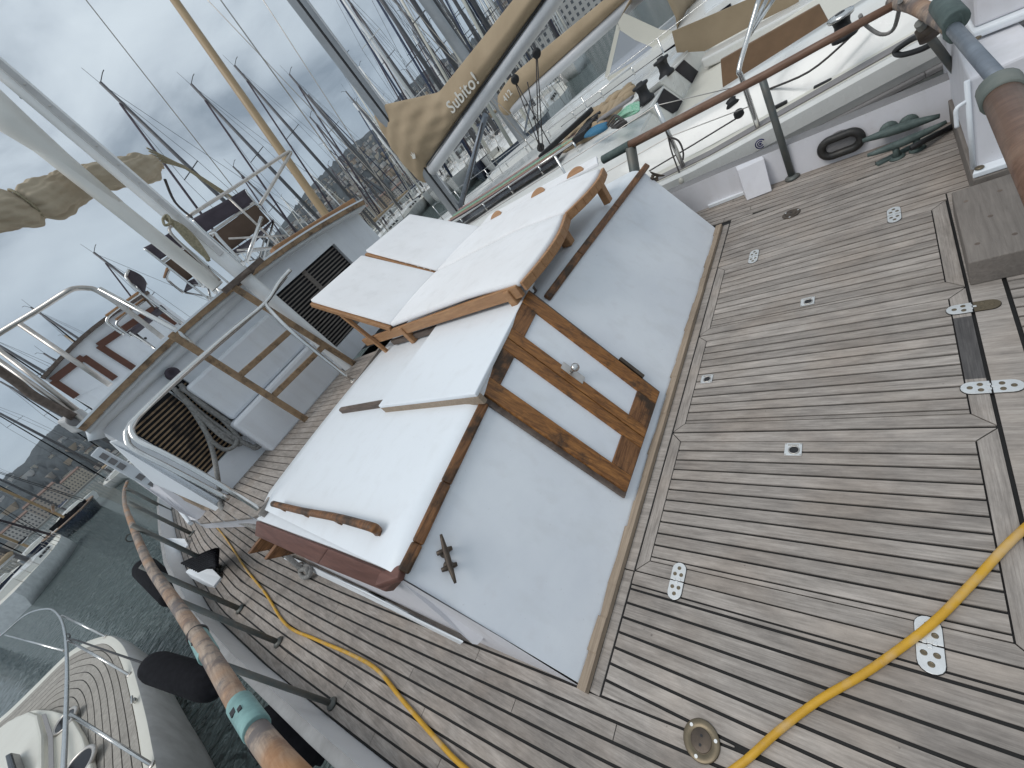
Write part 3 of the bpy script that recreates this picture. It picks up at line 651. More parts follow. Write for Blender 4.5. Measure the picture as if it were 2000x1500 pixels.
# sliding hatch, its wooden coamings and runners
hz = .735
H = [P(1041, 546, 'z', .752), P(871, 609, 'z', .752), P(738, 793, 'z', .745), P(927, 769, 'z', .742)]
t = thing('sliding_hatch', sum(H, Vector())/4, 'white sliding hatch cover over the cabin doorway', 'hatch')
m = MB(); m.prism(H, (0, 0, -.022)); m.build('cover', WHITE, t, bevel=.006)
m = MB(); a, b = H[2]+Vector((.012, .0, -.045)), H[3]+Vector((.012, .0, -.045)); m.bar(a, b, .024, .046); m.build('edge_board', TRIM, t, bevel=.003)
m = MB(); a, b = H[0]+Vector((-.012, .02, -.045)), H[1]+Vector((-.012, 0, -.045)); m.bar(a, b, .024, .046); m.build('edge_board', DARKW, t, bevel=.003)
m = MB(); a, b = H[3]+Vector((0.02, .03, -.04)), H[0]+Vector((-.02, .03, -.04)); m.bar(a, b, .02, .03); m.build('edge_board', WHITE, t, bevel=.003)
t2 = thing('hatch_runner', P(700, 797, 'z', .70), 'dark wooden runner on the roof, port of the sliding hatch', 'runner', 'runners of the sliding hatch')
m = MB(); a, b = P(668, 802, 'z', .70), P(760, 787, 'z', .70); m.bar(a, b, .036, .05); m.build('runner', DARKW, t2, bevel=.012)
t2 = thing('hatch_runner', P(800, 660, 'z', .72), 'dark wooden runner on the roof between the sliding hatch and the lounger', 'runner', 'runners of the sliding hatch')
m = MB(); a, b = P(768, 668, 'z', .72), P(860, 640, 'z', .72); m.bar(a, b, .036, .05); m.build('runner', DARKW, t2, bevel=.012)
# grab rail on the roof
t = thing('grab_rail', P(640, 1010, 'z', .66), 'worn varnished wooden grab rail on the white roof, above the port ledge', 'handrail')
q = [P(534, 984, 'z', .70), P(590, 998, 'z', .71), P(650, 1009, 'z', .71), P(700, 1022, 'z', .71), P(730, 1031, 'z', .70), P(738, 1038, 'z', .665)]
cp = curve_pts(q, 4); m = MB(); m.tube(cp, .018, 10); m.build('rail', VARNX, t)
for u, v in ((545, 988), (590, 999), (655, 1013), (728, 1033)):
    p = P(u, v, 'z', .69); m = MB(); m.box((p.x, p.y, .665), (.022, .05, .06)); m.build('rail_foot', VARNX, t, bevel=.005)
# small cleats on the raked face
k = fpt(872, 1092); ax = fpt(893, 1138)-fpt(866, 1048)
horn_cleat(k, ax, FN, ax.length*1.03, 'dark bronze horn cleat on the raked cabin face, port of the doors', BRONZE, lift=.034, name='small_horn_cleat', r=.0105)
k = fpt(1277, 350); horn_cleat(k, fpt(1300, 356)-fpt(1262, 346), FN, .11, 'dark bronze horn cleat at the far starboard edge of the cabin face', BRONZE, lift=.034, name='small_horn_cleat', r=.009)

# ================================================================== BRIDGE DECK, WHEELHOUSE
m = MB(); y0, y1 = 3.24, 4.6
x = -.265
def yf(x): return 3.10+.19*x
while x < 1.62:
    m.prism([(x+.0035, max(yf(x)+.045, 3.15-5.3*x), .62), (x+.0565, max(yf(x)+.055, 3.15-5.3*(x+.053)), .62), (x+.0565, 4.9, .62), (x+.004, 4.9, .62)], (0, 0, -.02), 0, random.random()); x += .060
m.prism([(.01, yf(0)-.0, .655), (1.6, yf(1.6)-.0, .665), (1.6, yf(1.6)+.045, .665), (.01, yf(0)+.045, .655)], (0, 0, -.06), 1, .6)
o = m.build('bridge_deck', [TEAK, TEAKX], loc=(.7, 3.8, .5)); tag(o, kind='structure')
m = MB(); m.prism([P(372, 1016, 'z', .604), P(511, 1003, 'z', .604), (.3, 3.22, .604), (1.62, 3.42, .604), (1.62, 4.9, .604), P(345, 982, 'z', .604)], (0, 0, -.16)); tag(m.build('bridge_deck_base', BULW, loc=(.7, 3.8, .3)), kind='structure')
m = MB(); m.poly([P(376, 1012, 'z', .611), P(508, 1003, 'z', .611), (.3, 3.22, .611), (1.62, 3.42, .611), (1.62, 4.9, .611), P(350, 982, 'z', .611)]); tag(m.build('bridge_deck_caulking', CAULK, loc=(.7, 3.8, .6)), kind='structure')
m = MB(); m.bar(P(345, 988, 'z', .60), P(372, 1022, 'z', .60), .03, .05); o = m.build('bridge_deck_edge', WHITE, loc=(0, 3.4, .5), bevel=.01); tag(o, kind='structure')

WY = 4.5
def W(u, v, dy=0.0): return P(u, v, 'y', WY+dy)
wh = thing('wheelhouse', (1.5, 5.5, .6), 'white wheelhouse with slatted windows and a wooden roof edge', 'wheelhouse')
def zt(x): return 1.76-.045*(x-1.35)**2
def holes_wall(x0, x1, z0, top, holes, y, mb):
    xs = sorted(set([x0, x1]+[h[0] for h in holes]+[h[1] for h in holes]+[x0+(x1-x0)*k/14 for k in range(15)]))
    for a, b in zip(xs, xs[1:]):
        if b-a < 1e-4: continue
        c = (a+b)/2; seg = [(z0, None)]
        h = [q for q in holes if q[0] <= c <= q[1]]
        if not h: mb.poly([(a, y, z0), (b, y, z0), (b, y, top(b)), (a, y, top(a))])
        else:
            h = h[0]; mb.poly([(a, y, z0), (b, y, z0), (b, y, h[2]), (a, y, h[2])]); mb.poly([(a, y, h[3]), (b, y, h[3]), (b, y, top(b)), (a, y, top(a))])
wins = [(.075, .62, .86, 1.545), (1.72, 2.66, .77, 1.54)]
m = MB(); holes_wall(-.02, 3.18, .56, zt, wins, WY, m)
for h in wins:                             # window reveals
    m.poly([(h[0], WY, h[2]), (h[1], WY, h[2]), (h[1], WY+.06, h[2]), (h[0], WY+.06, h[2])]); m.poly([(h[0], WY, h[3]), (h[1], WY, h[3]), (h[1], WY+.06, h[3]), (h[0], WY+.06, h[3])])
    m.poly([(h[0], WY, h[2]), (h[0], WY, h[3]), (h[0], WY+.06, h[3]), (h[0], WY+.06, h[2])]); m.poly([(h[1], WY, h[2]), (h[1], WY, h[3]), (h[1], WY+.06, h[3]), (h[1], WY+.06, h[2])])
m.build('aft_wall', FACEW, wh)
m = MB(); m.poly([(-.02, WY, .0), (-.02, WY, zt(-.02)), (-.10, 10, 1.68), (-.10, 10, 0)]); m.poly([(3.18, WY, 0), (3.18, WY, zt(3.18)), (3.1, 10, 1.6), (3.1, 10, 0)]); m.poly([(-.1, 10, 0), (3.1, 10, 0), (3.1, 10, 1.6), (-.1, 10, 1.68)])
m.build('side_wall', FACEW, wh)
m = MB(); rows = []
for y, dz in ((WY-.14, -.018), (WY-.13, .022), (WY+.3, .035), (7.5, .05), (10.05, .03)):
    rows.append([(x_, y, zt(x_)+.02+dz) for x_ in [-.07+3.3*k/20 for k in range(21)]])
rows.insert(0, [(x_, WY+.02, zt(x_)-.005) for x_ in [-.07+3.3*k/20 for k in range(21)]])
m.grid(rows); m.build('roof', WHITE, wh)
m = MB(); xs = [-.075+3.31*k/20 for k in range(21)]
for a, b in zip(xs, xs[1:]): m.bar((a, WY-.135, zt(a)+.052), (b, WY-.135, zt(b)+.052), .05, .03)
m.build('roof_edge_wood', VARNX, wh)
m = MB()
for a, b in zip(xs, xs[1:]): m.bar((a, WY-.165, zt(a)+.05), (b, WY-.165, zt(b)+.045), .014, .045)
m.build('roof_edge_rail', LADW, wh)
m = MB()
for a, b in zip(xs, xs[1:]): m.bar((a, WY-.16, zt(a)+.077), (b, WY-.16, zt(b)+.077), .03, .016)
m.build('roof_edge_moulding', WHITE, wh)
m = MB(); m.bar((2.1, WY+.05, zt(2.1)+.12), (3.2, WY-.05, zt(3.2)+.12), .16, .05); m.build('roof_hatch_board', LOUNGEW, wh, bevel=.01)
for h in wins:
    m = MB(); m.poly([(h[0], WY+.062, h[2]), (h[1], WY+.062, h[2]), (h[1], WY+.062, h[3]), (h[0], WY+.062, h[3])]); m.poly([(h[0], WY+.5, h[2]-.1), (h[1], WY+.5, h[2]-.1), (h[1], WY+.5, h[3]+.1), (h[0], WY+.5, h[3]+.1)])
    win = m.build('window', DARKG, wh)
    m = MB(); z = h[2]+.02
    while z < h[3]-.02:
        m.box(((h[0]+h[1])/2, WY+.05, z), (h[1]-h[0]-.02, .020, .014)); z += .036
    if h[0] > 1: m.box(((h[0]+h[1])/2-.02, WY+.048, (h[2]+h[3])/2), (.05, .02, h[3]-h[2]))
    m.build('blind', LADW if h[0] < 1 else GREYW, win)
m = MB(); z = 1.26
for k in range(11): q = W(336, 768, .03).lerp(W(398, 815, .03), k/10); m.box(q, (.013, .012, .055))
m.build('vent_slats', FACEW, wh)
# rounded white eyebrow below the roof at the port corner
m = MB(); m.tube([W(480, 562, -.03), W(330, 702, -.03), W(196, 822, -.03), W(184, 840, -.03), W(190, 858, -.03)], .05, 14); m.build('eyebrow', WHITE, wh)
# port corner: door standing open, with its vents
m = MB(); q = [W(212, 862, .15), W(232, 858, .05), W(450, 985, .05), W(490, 1012, -.2), W(470, 1020, -.2), W(300, 945, .1)]
m.prism(q, (0, .05, 0)); m.build('corner_post', WHITE, wh, bevel=.012)
d = thing('louvred_box', W(300, 945, .3), 'white louvred vent box on the port corner of the wheelhouse', 'vent box')
m = MB(); q = [W(192, 872, .5), W(176, 890, .5), W(322, 972, .5), W(340, 955, .5)]; m.prism(q, (0, .12, 0)); m.build('box', WHITE, d, bevel=.008)
Q = lambda s, t: W(192, 872, .49)*(1-s)*(1-t)+W(340, 955, .49)*s*(1-t)+W(176, 890, .49)*(1-s)*t+W(322, 972, .49)*s*t
for s in (.08, .19, .30, .55, .72, .86):
    m = MB(); m.prism([Q(s, .25), Q(s+.085, .25), Q(s+.085, .75), Q(s, .75)], (0, -.004, 0)); m.build('louvre', NONSK, d)
m = MB(); q = [W(262, 938, .6), W(296, 938, .5), W(408, 1003, .2), W(385, 1016, .2), W(350, 1000, .25)]; m.prism(q, (0, .03, 0)); tag(m.build('side_board', BULW, bevel=.004), 'white boarding panel below the vent box at the port corner', 'panel')
m = MB(); q = [W(345, 962, .1), W(402, 985, .0), W(415, 985, -.05), W(408, 997, -.05), W(398, 996, .0), W(360, 978, .1)]; m.prism(q, (0, .02, 0)); tag(m.build('broken_ply', TRIM, bevel=.004), 'strip of bare broken plywood on the wheelhouse port corner', 'plywood strip')
# lamp and horn
p = W(337, 731, -.10); m = MB(); m.lathe([(.01, -.02), (.05, -.02), (.055, .02), (.047, .05), (.03, .045), (.012, .02), (.001, .025)], p, (.15, -1, .1), n=18); tag(m.build('loudhailer', CHAIRF), 'dark round loudhailer on the wheelhouse wall beside the ladder', 'loudhailer')
p = W(150, 822, .1); t = thing('deck_light', p, 'white floodlight under the wheelhouse roof at the port corner', 'light')
m = MB(); m.box(p, (.14, .12, .14), rz=.4, rx=.3); m.build('housing', DIRTYW, t, bevel=.02)
m = MB(); m.lathe([(.05, 0), (.045, .015), (.001, .02)], p+Vector((0, -.07, .01)), (.2, -1, -.2), n=16); m.build('lens', NONSK, t)
# white step box in front of the wall
SY = -.28
t = thing('step_box', (1.0, 4.3, .62), 'white moulded step locker against the wheelhouse behind the ladder', 'step locker')
def Wb(u, v): return P(u, v, 'y', WY+SY)
a, b, c_, d_ = Wb(338, 722), Wb(458, 622), Wb(640, 728), Wb(530, 850)
m = MB(); m.prism([(.50, WY-.002, .60), (1.62, WY-.002, .60), (1.62, WY-.002, 1.02), (.50, WY-.002, 1.02)], (0, SY*.98, 0)); m.prism([(.55, WY-.003, 1.021), (1.50, WY-.003, 1.021), (1.50, WY-.003, 1.47), (.55, WY-.003, 1.47)], (0, SY*.55, 0))
m.build('steps', FACEW, t, bevel=.03)
m = MB(); m.box((1.55, WY+SY-.04, .70), (.13, .05, .10)); m.build('socket_box', WHITE, t, bevel=.008)
# mast
MY = 4.1
mf = P(640, 680, 'y', MY); mt = P(-40, 60, 'y', MY)
t = thing('mizzen_mast', (mf.x, MY, .62), 'white mast with a sail track, standing in front of the wheelhouse', 'mast')
def section(a, b, wx, wy, mat, name, n=16):
    m = MB(); d = (Vector(b)-Vector(a)).normalized(); ex = Vector((1, 0, 0)); ex = (ex-d*ex.dot(d)).normalized(); ey = d.cross(ex)
    m.grid([[p+ex*wx*math.cos(2*math.pi*k/n)+ey*wy*math.sin(2*math.pi*k/n) for k in range(n)] for p in (Vector(a), Vector(b))], closed=True); return m.build(name, mat, t)
ma, mb_ = Vector((1.535, MY, .62)), Vector((1.50, MY, 9.5))
section(ma, mb_, .060, .070, WMAST, 'tube')
m = MB(); m.bar(Vector((1.525, MY-.073, 2.02)), Vector((1.495, MY-.073, 9.4)), .045, .018, (0, 1, 0)); tr = m.build('sail_track', DIRTYW, t)
for k in range(26):
    m = MB(); m.lathe([(.006, 0), (.006, .004)], (1.525-.0006*k, MY-.083, 2.1+.15*k), (0, -1, 0), n=8); m.build('track_bolt', STEELD, tr)
m = MB(); q = Vector((1.52, MY, 1.80)); m.tube([q+Vector((.10*math.cos(a), .11*math.sin(a), 0)) for a in [2*math.pi*k/20 for k in range(20)]], .022, 8, closed=True); m.bar(q+Vector((-.24, -.10, 0)), q+Vector((.2, -.10, .01)), .03, .045); m.build('collar', DARKW, t)
# cream derrick spar folded up against the mast
A, B = P(425, 560, 'y', 4.25), P(-60, 175, 'y', 4.25)
t = thing('cream_spar', A, 'cream painted spar with grab handle, raised close beside the white mast', 'spar')
section(A, B, .060, .05, CREAMS, 'tube')
m = MB(); m.tube([P(230, 400, 'y', 4.25), P(120, 310, 'y', 4.25), P(40, 250, 'y', 4.24), B], [.046, .060, .095, .14], 18); m.build('spar_head', CREAMS, t)
m = MB(); m.tube(curve_pts([P(430, 548, 'y', 4.17), P(385, 505, 'y', 4.13), P(345, 468, 'y', 4.12), P(332, 452, 'y', 4.12), P(332, 444, 'y', 4.14), P(342, 440, 'y', 4.2)], 5), .011, 8); m.build('grab_handle', STEELD, t)
m = MB(); p = P(42, 178, 'y', 4.15); m.box(p, (.05, .05, .09), ry=.5); m.build('block', BLACK, t, bevel=.01)
# coiled halyard between the two
t = thing('halyard_coil', P(370, 470, 'y', 4.05), 'coiled beige and green halyard hung on the white mast', 'rope')
m = MB()
for k in range(8):
    o_ = k*3-10; jit = lambda: random.uniform(-3, 3)
    m.tube(curve_pts([P(322+jit(), 425+jit(), 'y', 4.0), P(352+o_*.4, 446-o_*.5, 'y', 3.98), P(380+o_*.5, 475-o_*.5, 'y', 3.99), P(408+jit(), 508+jit(), 'y', 4.0)], 4), .0085, 6)
m.tube(curve_pts([P(318, 428, 'y', 3.98), P(326, 420, 'y', 3.96), P(334, 434, 'y', 3.96), P(322, 440, 'y', 3.97), P(318, 428, 'y', 3.98)], 4), .010, 6)
m.build('coils', ROPEB, t)
# furled sail on its boom
a0, a1 = P(308, 314, 'z', 3.0), P(-80, 440, 'z', 3.0)
sail = thing('furled_sail', a1, 'beige furled canvas sail on a boom, high behind the white mast', 'sail')
m = MB(); rows = []; NN = 120
for i in range(NN+1):
    s = i/NN; p = a0.lerp(a1, s); rr = (.095+.022*min(1, s*2)+.014*math.sin(s*11))*(1.0 if s > .03 else .7)
    for tie in (.04, .42, .74): rr *= 1-.34*math.exp(-((s-tie)/.022)**2)
    sag = -.02*math.sin(s*11)
    row = []
    for k in range(72):
        th = 2*math.pi*k/72; w_ = .93+.15*abs(math.sin(3.5*th+s*5+.6*math.sin(s*23)))+.09*abs(math.sin(8*th-s*9+math.sin(s*17)))+.05*math.sin(2*th+s*46)+.035*math.sin(5*th+s*95)
        row.append(p+Vector((0, 1, 0))*rr*.75*w_*math.cos(th)+Vector((0, 0, 1))*(rr*w_*math.sin(th)+sag))
    rows.append(row)
V = m.grid(rows, closed=True); m.bm.faces.new(V[0][::-1]); m.bm.faces.new(V[-1]); m.build('canvas', FURL, sail, sub=1)
for s in (.42, .74):
    p = a0.lerp(a1, s); m = MB(); m.tube([p+Vector((0, .085*math.cos(q), .105*math.sin(q)-.0)) for q in [2*math.pi*k/20 for k in range(20)]], .009, 6, closed=True); m.build('tie', ROPEB, sail)
for k in range(5):
    m = MB(); m.tube(curve_pts([a0+Vector((.0, -.05+.02*k, .10-.02*k)), P(345+2*k, 318+2*k, 'y', 4.9), P(372+3*k, 332+3*k, 'y', 5.2), P(470+5*k, 395+6*k, 'y', 6.4)], 5), .008, 6); m.build('lazy_jack', ROPEB, sail)
m = MB(); m.tube(curve_pts([P(322, 350, 'z', 2.85), P(342, 395, 'y', 4.9), P(375, 425, 'y', 5.2)], 4), .012, 6); m.build('sheet', ROPEK, sail)

# ladder and its stainless handrails
LY = 4.0
def Lp(u, v, dy=0): return P(u, v, 'y', LY+dy)
t = thing('boarding_ladder', Lp(588, 814), 'worn varnished wooden ladder up to the wheelhouse roof', 'ladder')
for a, b in ((Lp(332, 652, .02), Lp(592, 816)), (Lp(455, 560, .02), Lp(690, 710))):
    b = b+(b-a)*.04; m = MB(); m.bar(a, b, .055, .034, (0, 1, 0)); m.build('stringer', LADW, t, bevel=.008)
for a, b in ((Lp(469, 733), Lp(567, 646)), (Lp(535, 772), Lp(632, 676))):
    m = MB(); m.bar(a, b, .05, .024, (0, 1, 0)); m.build('rung', LADW, t, bevel=.005)
t = thing('ladder_handrail', P(515, 1000, 'z', .62), 'bent stainless steel handrail hoops in front of the wheelhouse', 'handrail')
F1, F2 = P(515, 1000, 'z', .62), P(690, 745, 'z', .63)
def yv(u, v, y): return P(u, v, 'y', y)
h1 = [yv(567, 527, 3.75), yv(545, 552, 3.72), yv(518, 592, 3.68), yv(460, 640, 3.6), yv(402, 690, 3.5), yv(340, 745, 3.42), yv(285, 798, 3.35), yv(262, 824, 3.3), yv(257, 842, 3.28), yv(272, 862, 3.24), yv(320, 885, 3.2), yv(385, 920, 3.16), yv(460, 965, 3.12), F1]
cp = curve_pts(h1, 5); m = MB(); m.tube(cp, .0165, 10); m.build('hoop', STEEL, t)
h2 = [yv(558, 540, 3.95), yv(538, 566, 3.93), yv(508, 602, 3.9), yv(395, 700, 3.75), yv(275, 808, 3.6), yv(252, 834, 3.56), yv(247, 854, 3.54), yv(262, 878, 3.5), yv(340, 918, 3.45), yv(448, 975, 3.4)]
cp = curve_pts(h2, 5); m = MB(); m.tube(cp, .0165, 10); m.build('hoop', STEEL, t)
m = MB(); m.tube(curve_pts([yv(518, 592, 3.68), yv(528, 606, 3.66), yv(575, 652, 3.6), F2], 5), .0165, 10); m.build('leg', STEEL, t)
for f in (F1, F2):
    m = MB(); m.lathe([(.035, 0), (.034, .008), (.018, .014)], f+Vector((0, 0, .001)), n=16); m.build('foot_plate', STEELD, t)
# grey mooring rope hung in hanks on the wall, its tail led to the cabin ledge
t = thing('mooring_rope', W(420, 830, -.08), 'grey mooring rope in hanks hung on the wheelhouse wall', 'rope')
def yw(u, v, d=-.08): return W(u, v, d)
strands = [[(350, 750), (395, 790), (445, 825), (490, 845), (507, 862), (495, 872), (470, 862), (430, 835), (380, 795), (345, 762)],
           [(345, 762), (385, 805), (430, 850), (462, 868), (470, 860), (440, 825), (400, 790), (352, 758)],
           [(355, 755), (410, 800), (470, 838), (500, 850), (512, 866), (500, 876), (480, 866), (430, 845), (370, 795)],
           [(340, 758), (375, 800), (408, 850), (418, 865), (440, 878), (458, 872), (466, 858)]]
m = MB()
for s in strands: m.tube(curve_pts([yw(u+random.uniform(-2, 2), v, -.06-.05*random.random()) for u, v in s], 5), .019, 8)
m.tube(curve_pts([yw(372, 795), yw(398, 835), yw(415, 880), yw(424, 925, -.3), P(430, 968, 'z', .64), P(432, 990, 'z', .63), P(460, 1016, 'z', .50), P(510, 1035, 'z', .44), P(560, 1085, 'z', .2), P(590, 1112, 'z', .06)], 6), .019, 8)
m.build('strands', ROPE, t)
t = thing('rope_knot', P(592, 1115, 'z', .03), 'grey rope end and shackle at the foot of the cabin side', 'rope')
m = MB(); m.tube(curve_pts([P(590, 1105, 'z', .05), P(603, 1108, 'z', .06), P(606, 1122, 'z', .05), P(594, 1128, 'z', .03), P(586, 1116, 'z', .05), P(598, 1112, 'z', .08), P(604, 1128, 'z', .03)], 5), .017, 8); m.build('knot', ROPE, t)
m = MB(); m.tube([P(588+7*math.cos(q), 1108+9*math.sin(q), 'z', .06) for q in [2*math.pi*k/14 for k in range(14)]], .007, 6, closed=True); m.build('shackle', BRONZE, t)
# ================================================================== LOUNGERS ON THE CABIN ROOF
LZ = .885
def lounger(near, label):
    if near: C0, C1, C2, C3 = P(760, 633, 'z', LZ), P(850, 530, 'z', LZ), P(1092, 407, 'z', LZ), P(1003, 540, 'z', LZ)
    else: C0, C1, C2, C3 = P(852, 528, 'z', LZ), P(938, 440, 'z', LZ), P(1166, 318, 'z', LZ), P(1093, 405, 'z', LZ)
    t = thing('sun_lounger', (C0+C1+C2+C3)/4-Vector((0, 0, .28)), label, 'sun lounger', 'teak loungers on the cabin roof')
    # curved foot edge and seat cushion
    n = 10; rows = []
    for i in range(n+1):
        s = i/n; a, b = C0.lerp(C3, s), C1.lerp(C2, s)
        drop = -.02*max(0, s-.75)/.25*1.5
        rows.append([a.lerp(b, k/8)+Vector((0, -.06*math.sin(math.pi*k/8)*(1 if s > .95 else 0), drop+.008*math.sin(math.pi*k/8))) for k in range(9)])
    def slab(rows, th, name, mat, par, bev=.014):
        m = MB(); V = m.grid(rows); W_ = m.grid([[p-Vector((0, 0, th)) for p in r] for r in rows])
        def edge(A, B):
            for i in range(len(A)-1): f = m.bm.faces.new((A[i], B[i], B[i+1], A[i+1])); f.smooth = True
        edge(V[0], W_[0]); edge(V[-1], W_[-1]); edge([r[0] for r in V], [r[0] for r in W_]); edge([r[-1] for r in V], [r[-1] for r in W_])
        return m.build(name, mat, par, bevel=bev)
    seat = slab(rows, .035, 'seat_cushion', CUSH, t)
    # raised back
    if near: B0, B1 = P(604, 586, 'y', C0.y+.62), P(706, 497, 'y', C0.y+.62)
    else: B0, B1 = P(712, 489, 'y', C0.y+.62), P(800, 417, 'y', C0.y+.62)
    e0, e1 = C0, C1
    rows = [[(e0.lerp(e1, .012+.976*k/8)).lerp(B0.lerp(B1, k/8), s)+Vector((0, 0, .012*math.sin(math.pi*s)*math.sin(math.pi*k/8))) for k in range(9)] for s in [0.004+.996*i/8 for i in range(9)]]
    slab(rows, .032, 'back_cushion', CUSH, t)
    # teak frame: side rails, back slats, legs
    for A_, B_ in ((C0, C3), (C1, C2)):
        d = (B_-A_).normalized(); off = Vector((0, 0, -.078))
        m = MB(); m.bar(A_-d*.62+off, B_+off-d*.02, .026, .07); m.build('side_rail', LOUNGEW, t, bevel=.005)
    bn = (B0-C0).cross(B1-B0).normalized()
    if bn.z > 0: bn = -bn
    m = MB()
    for i in range(1, 12):
        s = i/12; m.bar((C0.lerp(B0, s))+bn*.045, (C1.lerp(B1, s))+bn*.045, .038, .014, bn)
    m.build('back_slats', LOUNGEW, t, bevel=.003)
    for a, b in ((C0, B0), (C1, B1)):
        m = MB(); m.bar(a+bn*.045, b+bn*.045, .03, .035, bn); m.build('back_rail', LOUNGEW, t, bevel=.004)
    for A_, B_ in ((C0, B0), (C1, B1)):
        p = A_.lerp(B_, .62)+bn*.06; m = MB(); m.bar(p, Vector((p.x, p.y-.08, .66)), .03, .03); m.build('back_prop', LOUNGEW, t, bevel=.004)
    m = MB()
    cf = [C3.lerp(C2, k/8)+Vector((0, -.012-.06*math.sin(math.pi*k/8), -.066)) for k in range(9)]
    for a, b in zip(cf, cf[1:]): m.bar(a, b, .022, .05)
    m.build('foot_rail', LOUNGEW, t, bevel=.004)
    for A_, B_, s in ((C0, C3, .93), (C1, C2, .95), (C0, C3, .08), (C1, C2, .08)):
        p = A_.lerp(B_, s); z1 = zroof(p.x, p.y) if p.y < 3.2 else .65
        m = MB(); m.bar((p.x, p.y, z1+.002), (p.x, p.y, LZ-.05), .055, .045, (0, 1, 0)); m.build('leg', LOUNGEW, t, bevel=.006)
    return t, C1, C2
lounger(True, 'white cushioned teak lounger nearer to the cabin doors, its back raised')
t, C1, C2 = lounger(False, 'white cushioned teak lounger farther from the doors, half round wooden wheels on its outer edge')
m = MB(); o_ = Vector((1, .12, 0)).normalized()*.17
m.prism([C1+Vector((0.006, 0, -.022)), C2+Vector((.006, 0, -.022)), C2+o_+Vector((0, .05, -.022)), C1+o_+Vector((0, -.02, -.022))], (0, 0, .02)); m.build('side_table_flap', CUSH, t, bevel=.004)
for (u, v) in ((952, 430), (1046, 371), (1120, 330)):
    c = P(u, v+8, 'z', LZ+.012); d = (C2-C1).normalized(); r = .072; c.x = max(c.x, C1.x+(C2.x-C1.x)*((c.y-C1.y)/(C2.y-C1.y))+.006)
    m = MB(); q = [c+d*r*math.cos(a)+Vector((.75, .09, .35))*r*math.sin(a)+Vector((0, 0, -.012)) for a in [math.pi*k/14 for k in range(15)]]
    m.prism(q, (.01, 0, -0.018)); m.build('half_wheel', LOUNGEW, t, bevel=.003)

# ================================================================== FLYBRIDGE ON THE WHEELHOUSE ROOF
FZ = 1.80
CYY = 7.2
def C_(u, v): return P(u, v, 'y', CYY)
t = thing('flybridge_console', C_(200, 740), 'white flybridge console with two red brown framed doors', 'console')
tl, tr = C_(84, 740), C_(290, 572)
m = MB(); n = 10
topc = [tl.lerp(tr, k/n)+Vector((0, 0, .07*math.sin(math.pi*k/n))) for k in range(n+1)]
for a, b in zip(topc, topc[1:]): m.prism([Vector((a.x, CYY, 1.70)), Vector((b.x, CYY, 1.70)), b, a], (0, .5, 0))
m.build('body', FACEW, t)
m = MB()
for a, b in zip(topc, topc[1:]): m.bar(a+Vector((0, -.02, 0)), b+Vector((0, -.02, 0)), .10, .035)
m.build('top_trim', DARKW, t)
def frame(pts, name):
    m = MB()
    for i, (a, b) in enumerate(zip(pts, pts[1:])): m.bar(a+Vector((0, -.02-.004*(i % 2), 0)), b+Vector((0, -.02-.004*(i % 2), 0)), .03, .075, (0, 0, 1) if abs((b-a).normalized().z) < .7 else (1, 0, 0))
    d = m.build('door_frame', REDW, t); return d
x0 = C_(196, 676).x; z0 = C_(196, 676).z; x1 = C_(318, 610).x
fr = frame([C_(265, 722), C_(193, 676), C_(300, 604), C_(345, 632)], 'a')
m = MB(); q = [C_(265, 722), C_(196, 678), C_(300, 608), C_(345, 634)]; m.prism(q, (0, -.008, 0)); m.build('door_panel', FACEW, fr)
for (u, v) in ((277, 665), (284, 661)):
    m = MB(); m.lathe([(.016, 0), (.012, .01)], C_(u, v)+Vector((0, -.012, 0)), (0, -1, 0), n=10); m.build('knob', BLACK, fr)
fr = frame([C_(150, 775), C_(103, 744), C_(163, 698), C_(225, 740)], 'b')
m = MB(); q = [C_(150, 775), C_(106, 744), C_(163, 702), C_(222, 742)]; m.prism(q, (0, -.008, 0)); m.build('door_panel', FACEW, fr)
